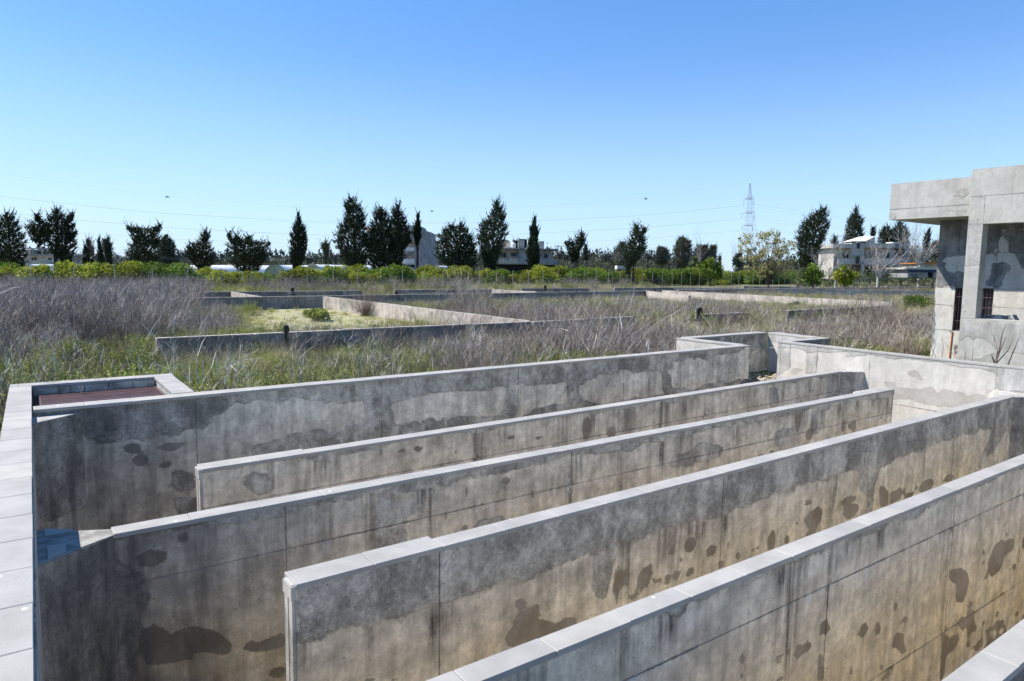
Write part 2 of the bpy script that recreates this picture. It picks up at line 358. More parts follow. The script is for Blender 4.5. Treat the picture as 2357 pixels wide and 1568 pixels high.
def face_panels(parent, P0, P1, ztop, rects, mat, coat=(), spot=(), dark=(), step=.06, proud=.007, name='wall_panel', dirt=()):
    P0 = Vector(P0); P1 = Vector(P1); e = (P1 - P0); L = e.length; e /= L; nrm = Vector((e.y, -e.x))
    o = Vector(parent['_o'])
    for (s0, s1, d0, d1) in rects:
        g0 = .0012; a0, a1, b0, b1 = s0 + g0, s1 - g0, d0 + (g0 if d0 > 0 else 0), d1 - g0
        nx = max(2, int((a1 - a0) / step) + 1); nd = max(2, int((b1 - b0) / step) + 1)
        S, D = np.meshgrid(np.linspace(a0, a1, nx), np.linspace(b0, b1, nd), indexing='ij')
        rg = rng.normal(0, .0012, S.shape); rg2 = rng.normal(0, .0022, S.shape)
        S2 = S.copy(); D2 = D.copy()
        S2[0] += np.abs(rg[0]); S2[-1] -= np.abs(rg[-1]); D2[:, 0] += np.abs(rg2[:, 0]) * (d0 > 0); D2[:, -1] -= np.abs(rg2[:, -1])
        ph = rng.uniform(0, 10)
        T = proud + .0025 * np.sin(S * 1.3 + ph) * np.cos(D * 2.1 + ph)
        X = P0.x + e.x * S2 + nrm.x * T - o.x; Y = P0.y + e.y * S2 + nrm.y * T - o.y; Z = ztop - D2 - o.z
        V = np.stack([X, Y, Z], -1).reshape(-1, 3)
        I = np.arange(nx * nd).reshape(nx, nd)
        q = np.stack([I[:-1, :-1], I[:-1, 1:], I[1:, 1:], I[1:, :-1]], -1).reshape(-1, 4)
        ring = np.concatenate([I[:, 0], I[-1, 1:], I[-2::-1, -1], I[0, -2:0:-1]])
        back = V[ring] - np.array([nrm.x, nrm.y, 0]) * (proud + .004)
        bi = np.arange(len(ring)) + nx * nd; rn = np.roll(ring, -1); bn = np.roll(bi, -1)
        q = np.concatenate([q, np.stack([ring, rn, bn, bi], -1)]); V = np.concatenate([V, back])
        me = np_mesh(name, V, q, mat)
        co = np.full(S.shape, -1.0); sp = np.full(S.shape, -1.0); dk = np.zeros(S.shape)
        for p in coat: co = np.maximum(co, sdf_poly(S, D, p) if not isinstance(p, tuple) else sdf_ell(S, D, p[0], p[1]))
        for p in spot: sp = np.maximum(sp, sdf_poly(S, D, p) if not isinstance(p, tuple) else sdf_ell(S, D, p[0], p[1]))
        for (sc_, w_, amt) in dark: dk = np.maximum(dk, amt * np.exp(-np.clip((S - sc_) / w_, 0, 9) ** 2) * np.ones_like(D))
        dt = np.zeros(S.shape)
        for (sc_, w_, d0_, d1_, amt) in dirt: dt = np.maximum(dt, amt * np.exp(-((S - sc_) / w_) ** 2) * np.clip((D - d0_) / .05 + 1, 0, 1) * np.clip((d1_ - D) / max(.15, (d1_ - d0_) * .6), 0, 1))
        sj = np.minimum(np.minimum(S - s0 + .0 if s0 > 0 else S * 0 + 9, s1 - S), np.minimum(D - d0 if d0 > 0 else D * 0 + 9, d1 - D)); blw = D - d0 if 0 < d0 < 1 else D * 0 + 9
        for nm, ar in (('coat', co), ('spot', sp + 1), ('dark', dk), ('dep', D), ('dirt', dt), ('seam', 1 - np.clip(sj, 0, 1)), ('below', 1 - np.clip(blw, 0, 1))):
            at_ = me.attributes.new(nm, 'FLOAT', 'POINT'); fl = ar.reshape(-1); at_.data.foreach_set('value', np.concatenate([fl, ar.reshape(-1)[ring]]).astype(np.float32))
        link(name, me, parent)
def rect_grid(S, seams, dmax, s0=0.0):
    """S: joints along the wall, seams: depths"""
    r = []; ss = [s0] + list(S); dd = [0.0] + list(seams) + [dmax]
    for i in range(len(ss) - 1):
        for j in range(len(dd) - 1): r.append((ss[i], ss[i + 1], dd[j], dd[j + 1]))
    return r
class Plan:
    """turns measured picture points on a wall face into (distance along, depth below top)"""
    def __init__(s, P0, P1, ztop): s.P0 = Vector(P0); s.P1 = Vector(P1); s.e = (s.P1 - s.P0).normalized(); s.zt = ztop
    def pt(s, crop, x, y):
        d = dv(*cv(crop, x, y)); n = Vector((s.e.y, -s.e.x)); k = s.P0.dot(n) / (d.x * n.x + d.y * n.y); P = d * k
        return ((Vector((P.x, P.y)) - s.P0).dot(s.e), s.zt - P.z)
    def poly(s, crop, pts): return [s.pt(crop, *p) for p in pts]
    def edge(s, *runs):      # lower edge of the render coat -> polygon up to the coping
        p = [s.pt(c, x, y) for c, pts in runs for x, y in pts]; return p + [(p[-1][0] + .01, -.2), (p[0][0] - .01, -.2)]
    def runs(s, crop, lst):      # dirty run-off: (x, y top, half width, y bottom, strength)
        out = []
        for (x, y, w_, y1, a) in lst:
            q = s.pt(crop, x, y); r = s.pt(crop, x + w_, y - w_ * .3); e = s.pt(crop, x, y1); out.append((q[0], max(.02, abs(r[0] - q[0])), q[1], e[1], a))
        return out
    def ells(s, crop, lst):
        out = []
        for (x, y, rx, ry) in lst:
            c = s.pt(crop, x, y); a = s.pt(crop, x + rx, y - rx * .3); b = s.pt(crop, x, y + ry)
            out.append((c, (max(.012, abs(a[0] - c[0])), max(.012, abs(b[1] - c[1])))))
        return out
def slabs(parent, P0, P1, tf, tb, ztop, s_list=None, L=.541, wide=(), th=.034, mat='coping'):
    """coping slabs: tf = overhang to the front (along the face normal), tb = distance to the back"""
    P0 = Vector(P0); P1 = Vector(P1); e = P1 - P0; T = e.length; e /= T; n = Vector((e.y, -e.x)); s = 0.0; first = True
    while s < T - .02:
        s1 = min(T, s + L)
        if T - s1 < .12: s1 = T
        m = (s + s1) / 2; b = tb
        for (a0, a1, bb) in wide:
            if a0 <= m <= a1: b = bb
        j = random.uniform(-.002, .002); f = tf + random.uniform(-.002, .002)
        q = [P0 + e * (s + .0013) + n * f, P0 + e * (s1 - .0013) + n * f, P0 + e * (s1 - .0013) - n * (b + j), P0 + e * (s + .0013) - n * (b + j)]
        MB().prism([(p.x, p.y) for p in q], ztop - th, ztop + j * .5, .004).build('coping_slab', M[mat], parent)
        s = s1
def body(parent, pts, z0, z1, mat='core', name='wall_core'): return MB().prism(pts, z0, z1).build(name, M[mat], parent)
def line_quad(P0, P1, tf, tb):
    P0 = Vector(P0); P1 = Vector(P1); e = (P1 - P0).normalized(); n = Vector((e.y, -e.x))
    return [tuple(P0 + n * tf), tuple(P1 + n * tf), tuple(P1 - n * tb), tuple(P0 - n * tb)]

DM = ZB - ZBOT        # depth of the baffle faces
# ---- left end wall and inlet box (perimeter height)
t = thing('end_wall', 'broad pale slab-topped wall running along the left edge of the tank', 'wall', (-.12, 1, ZBOT))
body(t, [(-.31, -6), (-.095, -6), (-.02, 10.97), (-.225, 10.97)], ZBOT, ZO - .034, 'wall')
slabs(t, (-.10, -6), (-.005, 10.74), .0, .235, ZO, L=.465)
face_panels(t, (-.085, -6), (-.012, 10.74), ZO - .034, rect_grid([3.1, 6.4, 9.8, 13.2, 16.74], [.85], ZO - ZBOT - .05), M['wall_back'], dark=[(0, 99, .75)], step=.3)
t = thing('inlet_box_wall', 'far wall of the grated box, pale slabs over dark blockwork', 'wall', (.8, 10.86, ZG))
body(t, [(-.235, 10.76), (1.66, 10.76), (1.66, 10.97), (-.235, 10.97)], -3, ZO - .034, 'wall_back')
slabs(t, (-.235, 10.745), (1.68, 10.745), .0, .24, ZO, L=.48)
bl = MB()
for k in range(5): MB().box(.01 + k * .285, .285 + k * .285, 10.735, 10.76, -1.83, ZO - .06 + .018).build('concrete_block', M['wall_back'], t)
t = thing('box_side_wall', 'short pale-topped wall closing the right side of the grated box', 'wall', (1.54, 10, ZG))
body(t, [(1.44, 9.24), (1.66, 9.24), (1.66, 10.755), (1.44, 10.755)], -3, ZO - .034, 'wall_pale')
slabs(t, (1.665, 9.215), (1.665, 10.735), .0, .245, ZO, L=.42)
# ---- steel grate in the box
t = thing('floor_grate', 'brown steel bar grate lying in the box at the far left corner', 'grate', (.75, 9.95, -1.74))
zg = -1.70
gr = MB(); gr.box(.055, .085, 9.24, 10.72, zg - .05, zg + .004); gr.build('frame_bar', M['metal_brown'], t)
gr = MB(); gr.box(1.40, 1.43, 9.24, 10.72, zg - .05, zg + .004); gr.build('frame_bar', M['metal_brown'], t)
barm = None
for k in range(24):
    y = 9.27 + k * .0615
    if barm is None:
        b = MB().box(.086, 1.399, y, y + .036, zg - .03, zg).build('grate_bar', M['metal_brown'], t); barm = b.data; y00 = y
    else: link('grate_bar', barm, t, (0, y - y00, random.uniform(-.002, .002)))
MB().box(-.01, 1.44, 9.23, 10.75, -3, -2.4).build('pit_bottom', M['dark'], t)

# ---- back wall W1
P0 = (0.0, 8.93); P1 = (12.87, 9.10); pl = Plan(P0, P1, ZO - .034)
t = thing('tank_back_wall', 'long tall rear wall of the tank, grey-stained, behind all the baffles', 'wall', (6.4, 9.02, ZBOT))
body(t, line_quad(P0, P1, 0, .17), ZBOT, ZO - .034)
wl = (Vector(P1) - Vector(P0)).length
slabs(t, P0, P1, .026, .215, ZO, L=.4745)
coat = [pl.edge(('c1', [(245, 520), (600, 560), (700, 700), (900, 640), (1000, 640), (1150, 600), (1300, 590), (1400, 560), (1480, 540), (1560, 470), (1700, 380), (1900, 380), (1950, 400), (2357, 330)]), ('c6', [(0, 500), (250, 490), (500, 470), (560, 490), (780, 432), (1000, 415), (1200, 405), (1380, 378), (1680, 360), (1740, 395), (1900, 310), (2100, 290), (2357, 290)]), ('c5', [(130, 310), (300, 290), (370, 300), (420, 270), (600, 235)])),
        pl.poly('c6', [(400, 480), (560, 480), (580, 640), (560, 780), (380, 780)]), pl.poly('c6', [(1290, 390), (1372, 390), (1368, 560), (1290, 560)]), pl.poly('c6', [(1682, 360), (1745, 370), (1770, 490), (1690, 500)]), pl.poly('c6', [(2272, 300), (2330, 300), (2330, 440), (2272, 450)]),
        pl.poly('c6', [(-300, 760), (0, 680), (120, 655), (210, 670), (300, 630), (420, 600), (600, 640), (760, 590), (860, 595), (940, 570), (1200, 575), (1290, 560), (1380, 580), (1500, 520), (1600, 505), (1760, 490), (1900, 500), (2150, 455), (2300, 420), (2357, 420), (2357, 900), (0, 1200), (-300, 1200)]),
        pl.poly('c5', [(120, 490), (250, 480), (350, 450), (560, 430), (620, 440), (620, 900), (100, 900)]),
        pl.poly('c1', [(1250, 880), (1330, 870), (1430, 900), (1430, 1000), (1330, 1030), (1270, 990)]), pl.poly('c1', [(1260, 1080), (1440, 1080), (1440, 1260), (1270, 1260)])]
spot = pl.ells('c1', [(1020, 800, 60, 45), (1240, 700, 90, 30), (960, 710, 70, 35), (1200, 830, 50, 25)]) + pl.ells('c6', [(70, 460, 10, 6), (190, 740, 60, 25)])
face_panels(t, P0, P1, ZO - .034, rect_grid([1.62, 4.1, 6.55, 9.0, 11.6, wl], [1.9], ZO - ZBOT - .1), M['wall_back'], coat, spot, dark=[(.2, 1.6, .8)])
# flare fillet at the left end, its top just below the coping
fl = MB().prism([(-.05, 8.51), (.44, 8.92), (.44, 8.98), (-.05, 8.98)], ZBOT, ZO - .075); fl.build('corner_fillet', M['wall_pale'], t)
face_panels(t, (-.05, 8.51), (.44, 8.92), ZO - .08, [(0, .638, 0, 2.6)], M['wall_back'], [[(-.1, -.1), (.9, -.1), (.9, 1.1), (-.1, 1.0)]], [], dark=[(0, 99, .85)], proud=.006)

# ---- baffle walls
def baffle(label, P0, P1, depth_b, joints, seams, coat, spot, dark=(), wide=(), end0=True, end1=True, dirt=()):
    t = thing('baffle_wall', label, 'wall', ((P0[0] + P1[0]) / 2, P0[1], ZBOT), 'parallel baffle walls inside the tank')
    L = (Vector(P1) - Vector(P0)).length
    body(t, line_quad(P0, P1, 0, depth_b), ZBOT, ZB - .034)
    slabs(t, P0, P1, .018, depth_b + .012, ZB, wide=wide)
    face_panels(t, P0, P1, ZB - .034, rect_grid(joints + [L], seams, DM - .1), M['wall'], coat, spot, dark=dark, dirt=dirt)
    e = (Vector(P1) - Vector(P0)).normalized(); n = Vector((e.y, -e.x))
    # plain back face
    B0 = Vector(P1) - n * depth_b; B1 = Vector(P0) - n * depth_b
    face_panels(t, B0, B1, ZB - .034, rect_grid([L * .25, L * .5, L * .75, L], [.4], DM - .1), M['wall_back'], proud=.008, step=.5)
    for (Q, sgn, on) in ((Vector(P0), -1, end0), (Vector(P1), 1, end1)):
        if on:
            m = MB(); w2 = (depth_b - .02) / 2
            for (u0, u1) in ((.0, w2), (w2 + .02, depth_b)):   # rounded end with a central cast groove
                q = [Q - n * u0, Q - n * u1, Q - n * u1 + e * sgn * .022, Q - n * u0 + e * sgn * .022]
                MB().prism([(p.x, p.y) for p in q], ZBOT, ZB - .036, 0).build('end_strip', M['wall_pale'], t)
            q = [Q + n * .012, Q - n * (depth_b + .008), Q - n * (depth_b + .008) + e * sgn * .03, Q + n * .012 + e * sgn * .03]
            MB().prism([(p.x, p.y) for p in q], ZB - .10, ZB - .003, .012).build('end_cap', M['wall_pale'], t)
    return t
# W2, joined to the right wall
P0 = (1.33, 7.15); P1 = (13.67, 7.47); p = Plan(P0, P1, ZB - .034)
coat = [p.edge(('c1', [(1450, 900), (1700, 880), (1800, 830), (2100, 800), (2357, 780)]), ('c6', [(0, 830), (300, 800), (600, 735), (850, 700), (900, 690), (1130, 670), (1400, 610), (1600, 580), (1900, 545), (2357, 475)]), ('c5', [(0, 575), (300, 530), (600, 480), (900, 435), (1100, 405), (1190, 400)])),
        p.poly('c1', [(1740, 930), (1800, 890), (1960, 890), (1990, 960), (1960, 1050), (1840, 1040), (1770, 1000)]), p.poly('c5', [(755, 470), (810, 470), (808, 560), (790, 590), (760, 580), (750, 520)]), p.poly('c5', [(1110, 400), (1190, 390), (1190, 600), (1110, 600)])]
spot = p.ells('c6', [(505, 800, 18, 18), (635, 785, 30, 14), (740, 778, 26, 20), (980, 798, 8, 9), (1325, 705, 24, 16), (1490, 712, 12, 12), (1523, 705, 10, 12), (1800, 650, 28, 70), (1955, 675, 28, 35), (510, 968, 14, 8), (1595, 640, 8, 8)])
runs = p.runs('c1', [(2000, 800, 40, 1100, .8), (2200, 780, 70, 1150, .8), (2357, 760, 40, 1000, .7)]) + p.runs('c6', [(110, 800, 45, 1010, .9), (220, 790, 40, 1000, .6), (290, 780, 25, 960, .6), (500, 740, 20, 900, .5), (840, 700, 15, 800, .5), (870, 690, 15, 780, .6), (1260, 640, 40, 800, .7), (1530, 600, 25, 700, .6), (1840, 550, 14, 740, 1.2), (1935, 530, 12, 720, 1.2), (2010, 540, 12, 640, .6), (2090, 520, 30, 680, .9), (2150, 515, 14, 620, .8), (2300, 500, 30, 620, .5)]) + p.runs('c5', [(225, 560, 35, 690, .7), (270, 550, 25, 690, .7), (590, 490, 25, 600, .7), (640, 480, 22, 620, .7), (838, 450, 8, 590, 1.3), (1000, 430, 20, 560, .6), (1085, 410, 12, 540, .9)])
W2 = baffle('rearmost baffle wall, free at its left end, just before the long back wall', P0, P1, .15, [4.6 - 1.33, 7.9, 10.2], [.37], coat, spot, wide=[(0, 1.0, .205)], end1=False, dirt=runs)
MB().prism([(13.67, 7.47), (14.3, 7.18), (14.3, 7.72), (14.2, 7.70), (13.67, 7.63)], ZBOT, ZB - .012).build('corner_fillet', M['wall_pale'], W2)
face_panels(W2, (13.67, 7.47), (14.24, 7.19), ZB - .02, [(0, .63, 0, 3)], M['wall'], [[(-.1, -.1), (.8, -.1), (.8, 2), (-.1, 2)]], proud=.01)
# W3, joined to the left wall
P0 = (.44, 5.74); P1 = (12.38, 5.79); p = Plan(P0, P1, ZB - .034)
big = [(1000, 1000), (1040, 930), (1110, 900), (1240, 970), (1330, 925), (1430, 920), (1560, 950), (1640, 1000), (1690, 1060), (1650, 1130), (1500, 1100), (1400, 1100), (1410, 1150), (1240, 1180), (1080, 1200), (1010, 1110)]
coat = [p.edge(('c2', [(815, 290), (1000, 250), (1300, 220), (1600, 185), (1900, 135), (2357, 75)]), ('c3', [(0, 215), (300, 160), (600, 100), (900, 60)]), ('c6', [(1420, 880), (1500, 860), (1650, 830), (1900, 800), (2100, 770), (2357, 700)]), ('c5', [(250, 760), (500, 720), (900, 630), (1300, 560), (1540, 520)])),
        p.poly('c2', [(250, 400), (800, 300), (900, 480), (1080, 545), (1060, 700), (1010, 850), (1020, 1000), (960, 1200), (940, 1400), (250, 1400)]),
        p.poly('c3', [(480, 170), (530, 130), (580, 170), (600, 300), (615, 420), (590, 470), (470, 470), (465, 300)]), p.poly('c3', [(600, 180), (700, 165), (770, 180), (760, 220), (690, 260), (680, 330), (680, 450), (610, 460)]), p.poly('c3', [(1660, 0), (1740, 0), (1740, 60), (1700, 180), (1660, 100)]),
        p.poly('c3', [(1090, 340), (1120, 290), (1210, 260), (1300, 255), (1390, 262), (1300, 300), (1100, 350)]),
        p.poly('c5', [(125, 960), (150, 900), (230, 880), (290, 850), (330, 830), (420, 840), (455, 860), (430, 900), (340, 940), (250, 975), (160, 980)]),
        p.poly('c5', [(790, 760), (840, 740), (930, 740), (935, 840), (870, 870), (820, 860), (780, 820)]), p.poly('c5', [(1010, 640), (1060, 630), (1080, 700), (1060, 760), (1000, 780)])]
spot = [p.poly('c2', big), p.poly('c2', [(1760, 1080), (1800, 1010), (1880, 1035), (2060, 945), (2060, 1060), (1850, 1105)])] + p.ells('c2', [(1100, 420, 110, 60), (1330, 270, 55, 35), (2010, 1250, 60, 40)]) \
     + p.ells('c3', [(1115, 60, 13, 16), (1045, 110, 13, 32), (850, 108, 14, 14), (918, 255, 16, 25), (975, 357, 20, 15), (1032, 335, 24, 24), (800, 270, 9, 9), (1150, 180, 12, 20), (1455, 125, 10, 26), (1290, 35, 30, 25), (445, 385, 12, 12)]) \
     + p.ells('c5', [(1003, 768, 22, 38), (1253, 715, 8, 24), (1282, 715, 14, 36), (1215, 715, 12, 38), (1452, 660, 8, 12), (1480, 680, 6, 10), (700, 900, 18, 8), (765, 885, 14, 20), (930, 670, 20, 80), (150, 1010, 8, 8)])
runs = p.runs('c3', [(20, 210, 30, 560, .6), (180, 190, 50, 560, .7), (700, 90, 30, 170, .6), (1290, 50, 25, 160, .7), (1470, 20, 20, 250, .6), (1600, 0, 40, 230, .7), (1700, 0, 35, 260, 1.1)]) + p.runs('c6', [(1410, 860, 22, 1010, .7), (1730, 830, 40, 1060, 1.1), (1870, 800, 14, 960, .7), (2000, 790, 60, 880, .5), (2200, 760, 16, 1000, .8), (2280, 740, 18, 1000, .9)]) + p.runs('c5', [(70, 800, 22, 1040, .9), (170, 790, 14, 980, .8), (250, 780, 30, 900, .6), (545, 700, 14, 940, 1.5), (590, 690, 30, 800, .6), (690, 670, 18, 760, .9), (790, 640, 30, 720, .7), (910, 610, 18, 700, .7), (960, 600, 25, 760, .7), (1085, 590, 14, 740, 1.0), (1195, 575, 14, 680, 1.3), (1230, 570, 12, 650, .8), (1300, 550, 16, 640, .7), (1410, 530, 20, 640, .7), (1450, 520, 14, 640, .9), (1500, 510, 22, 690, 1.3), (1530, 500, 12, 700, 1.3), (1240, 640, 30, 740, .5)]) + p.runs('c2', [(1900, 300, 40, 560, .5), (750, 350, 25, 700, 1.2), (500, 400, 40, 1100, .8), (860, 500, 30, 900, .8), (640, 800, 20, 1300, .8)])
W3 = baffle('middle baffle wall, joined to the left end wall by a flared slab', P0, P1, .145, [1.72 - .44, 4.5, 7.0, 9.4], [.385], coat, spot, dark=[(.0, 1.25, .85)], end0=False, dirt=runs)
MB().box(11.5, 12.40, 5.935, 6.04, ZBOT, ZB - .005, .02).build('end_thickening', M['wall_pale'], W3)
MB().prism([(-.09, 5.39), (.25, 5.62), (.44, 5.74), (.44, 5.885), (.2, 6.0), (-.09, 6.22)], ZBOT, ZB - .012).build('corner_fillet', M['fillet'], W3)
for q in ([(.02, 5.98), (.2, 5.98), (.2, 6.02), (.02, 6.15)], [(.03, 5.5), (.14, 5.58), (.14, 5.75), (.03, 5.75)]): MB().prism(q, ZB - .02, ZB - .004, .003).build('mortar_patch', M['coping'], W3)
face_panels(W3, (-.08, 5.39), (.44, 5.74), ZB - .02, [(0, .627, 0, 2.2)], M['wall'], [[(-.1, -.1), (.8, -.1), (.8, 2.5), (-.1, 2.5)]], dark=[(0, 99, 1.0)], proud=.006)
# W4, joined to the right wall
P0 = (1.30, 4.17); P1 = (13.43, 4.33); p = Plan(P0, P1, ZB - .034)
coat = [p.edge(('c3', [(-20, 1040), (60, 1035), (200, 965), (300, 960), (420, 955), (500, 925), (700, 880), (900, 810), (1000, 770), (1150, 720), (1350, 650), (1480, 610), (1560, 590), (1700, 535), (1820, 505), (1835, 700), (1870, 755), (1920, 755), (1945, 640), (1960, 560), (2000, 425), (2150, 385), (2357, 355)]), ('c4', [(30, 385), (130, 360), (170, 330), (300, 290), (440, 250), (520, 215), (620, 195), (750, 145), (830, 110), (1000, 60)]), ('c5', [(1060, 1060), (1200, 1015), (1310, 1005), (1320, 1100), (1420, 1070), (1430, 950), (1600, 900), (1880, 805), (2150, 730), (2060, 1000), (2140, 900), (2260, 700), (2250, 1000), (2300, 1000), (2400, 900)])),
        p.poly('c4', [(1330, 0), (1415, 0), (1410, 110), (1400, 220), (1365, 240), (1368, 120), (1330, 100)])]
spot = p.ells('c3', [(1380, 805, 32, 36), (1660, 960, 75, 60), (1560, 990, 50, 60), (2240, 665, 15, 28), (2310, 655, 20, 28), (2355, 650, 12, 20), (600, 1280, 25, 20), (435, 1290, 30, 14), (2040, 640, 26, 60), (1985, 690, 20, 110), (990, 905, 6, 18)]) \
     + [p.poly('c3', [(1285, 1010), (1330, 960), (1345, 900), (1390, 850), (1460, 830), (1500, 800), (1490, 900), (1560, 920), (1575, 960), (1520, 1010), (1400, 1060), (1310, 1090)]), p.poly('c3', [(2120, 640), (2150, 590), (2205, 560), (2208, 620), (2180, 690), (2120, 760), (2050, 800), (2060, 760), (2110, 735)])] \
     + p.ells('c4', [(130, 480, 16, 28), (250, 440, 38, 45), (385, 475, 36, 32), (490, 440, 11, 18), (590, 410, 11, 20), (190, 535, 11, 18), (445, 565, 20, 25), (40, 668, 13, 26), (100, 660, 17, 30), (165, 630, 24, 30), (250, 610, 28, 25), (550, 515, 14, 28), (860, 410, 16, 32), (650, 475, 11, 14), (680, 455, 7, 18), (880, 300, 8, 14), (920, 312, 9, 18), (995, 172, 28, 18), (1245, 160, 50, 26), (1262, 225, 45, 45), (1630, 130, 32, 20), (1740, 68, 46, 38), (1880, 20, 35, 20), (1600, 100, 8, 20), (1675, 80, 8, 14), (2, 590, 8, 40), (675, 380, 5, 7)]) \
     + [p.poly('c4', [(735, 475), (740, 400), (770, 340), (788, 360), (785, 440), (775, 475)]), p.poly('c4', [(960, 280), (1000, 240), (1060, 195), (1085, 220), (1075, 280), (1045, 340), (1040, 370), (970, 390), (1000, 340)]), p.poly('c4', [(1440, 70), (1470, 70), (1498, 110), (1490, 190), (1445, 205)]), p.poly('c4', [(1510, 110), (1540, 100), (1580, 75), (1590, 100), (1575, 150), (1510, 185)])]
runs = p.runs('c3', [(30, 1040, 45, 1300, .9), (420, 960, 12, 1290, 1.0), (760, 880, 8, 1200, .9), (800, 880, 7, 1190, 1.0), (822, 870, 10, 1200, 1.3), (845, 870, 6, 1250, .9), (875, 850, 5, 1010, .8), (917, 840, 5, 1060, .9), (975, 800, 4, 890, .8), (1480, 640, 10, 860, .8), (1640, 570, 40, 880, .5), (1760, 540, 22, 800, .5), (1990, 430, 30, 640, .9), (2030, 420, 20, 560, .8), (2280, 360, 30, 640, .8), (2320, 350, 16, 620, .9), (190, 1090, 30, 1240, .5), (200, 1010, 60, 1060, .5)]) + p.runs('c4', [(75, 370, 14, 560, 1.0), (130, 350, 25, 520, 1.0), (190, 320, 30, 500, 1.0), (260, 300, 35, 560, 1.1), (325, 290, 25, 480, 1.2), (415, 270, 10, 470, 1.1), (470, 235, 22, 460, 1.2), (520, 215, 16, 400, 1.1), (560, 210, 12, 330, .7), (320, 480, 20, 620, .5), (710, 160, 12, 330, .5), (750, 150, 6, 340, .8), (1040, 60, 14, 160, .7), (1585, -20, 5, 80, .6)])
W4 = baffle('baffle wall with the double-width end slab in the lower middle', P0, P1, .145, [1.05, 4.35, 7.2, 8.6, 10.9], [], coat, spot, wide=[(0, .9, .215)], end1=False, dirt=runs)
MB().prism([(13.43, 4.33), (14.0, 4.0), (14.05, 4.95), (13.43, 4.47)], ZBOT, ZB - .012).build('corner_fillet', M['wall_pale'], W4)
face_panels(W4, (13.43, 4.33), (14.0, 4.0), ZB - .02, [(0, .65, 0, 3)], M['wall'], [[(-.1, -.1), (.8, -.1), (.8, 2.5), (-.1, 2.5)]], dark=[(0, 99, .4)], proud=.01)
# W5, joined to the left wall
P0 = (.03, 2.655); P1 = (12.4, 2.67); p = Plan(P0, P1, ZB - .034)
coat = [p.edge(('c4', [(-300, 1010), (0, 880), (130, 870), (160, 900), (250, 800), (420, 740), (600, 670), (800, 590), (940, 535), (1130, 455), (1300, 400), (1500, 320), (1600, 290), (1750, 225), (1920, 110), (2100, 60), (2357, -50)]))]
spot = p.ells('c4', [(575, 1160, 19, 30), (810, 1160, 24, 25), (762, 1148, 8, 20), (865, 1125, 17, 20), (935, 1110, 32, 45), (992, 1078, 22, 38), (1128, 960, 8, 14), (1340, 978, 34, 38), (1433, 970, 18, 44), (1545, 825, 13, 30), (1516, 868, 5, 9), (1600, 905, 20, 22), (1580, 925, 10, 8), (1330, 1190, 9, 20), (1356, 1170, 8, 15), (1452, 1205, 11, 14), (1440, 1125, 8, 16), (1258, 1240, 11, 28), (1270, 1225, 8, 18), (580, 1275, 17, 28), (810, 1290, 20, 14), (2095, 475, 10, 20), (2100, 540, 10, 20), (2065, 587, 7, 14), (2225, 620, 6, 14), (2290, 580, 13, 20), (2263, 597, 6, 14), (2262, 668, 9, 14), (2350, 425, 14, 36), (2110, 642, 10, 20), (2328, 625, 4, 9), (2010, 825, 17, 26), (2180, 880, 13, 22), (2098, 935, 9, 22), (2150, 960, 12, 14), (2125, 992, 18, 24), (2000, 1055, 12, 30), (2065, 1075, 22, 30), (2130, 1080, 28, 44), (2180, 1035, 18, 34), (2230, 1000, 12, 38), (1957, 1210, 9, 16), (2280, 850, 10, 13), (2308, 872, 13, 18), (2345, 912, 11, 30), (2240, 750, 8, 18), (2212, 752, 9, 20), (1480, 762, 6, 14), (1175, 1293, 10, 10), (2242, 380, 8, 18), (1812, 966, 5, 5), (1735, 1110, 4, 5), (2125, 758, 5, 9), (1508, 960, 6, 13)]) \
     + [p.poly('c4', [(1880, 660), (1885, 590), (1910, 595), (1960, 585), (1998, 620), (2008, 660), (1995, 720), (1970, 800), (1925, 800), (1920, 740), (1935, 690)]), p.poly('c4', [(2120, 610), (2130, 530), (2170, 440), (2220, 400), (2230, 440), (2260, 400), (2292, 405), (2290, 460), (2230, 510), (2200, 600), (2150, 640)]), p.poly('c4', [(1085, 910), (1118, 895), (1112, 990), (1080, 1020), (1060, 990)]), p.poly('c4', [(1060, 1120), (1085, 1120), (1090, 1300), (1050, 1300)]),
        p.poly('c4', [(1520, 1080), (1530, 1020), (1560, 990), (1590, 1000), (1595, 1060), (1610, 1110), (1585, 1130), (1560, 1100)]), p.poly('c4', [(1930, 930), (1960, 890), (1995, 900), (2015, 845), (2055, 870), (2020, 930), (2055, 935), (2050, 980), (1995, 1005), (1990, 950), (1965, 985)]),
        p.poly('c4', [(1835, 1010), (1850, 990), (1880, 1030), (1930, 1000), (1950, 1020), (1920, 1090), (1860, 1140), (1850, 1250), (1835, 1300), (1818, 1300), (1830, 1130)]), p.poly('c4', [(2160, 980), (2165, 940), (2225, 905), (2228, 940), (2190, 975)]), p.poly('c4', [(2010, 1090), (2060, 1060), (2095, 985), (2090, 1050), (2060, 1090)]), p.poly('c4', [(2175, 1080), (2205, 1000), (2220, 1010), (2190, 1090)]), p.poly('c4', [(1440, 1285), (1490, 1220), (1545, 1195), (1530, 1240), (1470, 1290)])]
jt = [p.pt('c3', 2010, 1150)[0], p.pt('c4', 1120, 700)[0], p.pt('c4', 1900, 400)[0], p.pt('c4', 2357, 100)[0]]
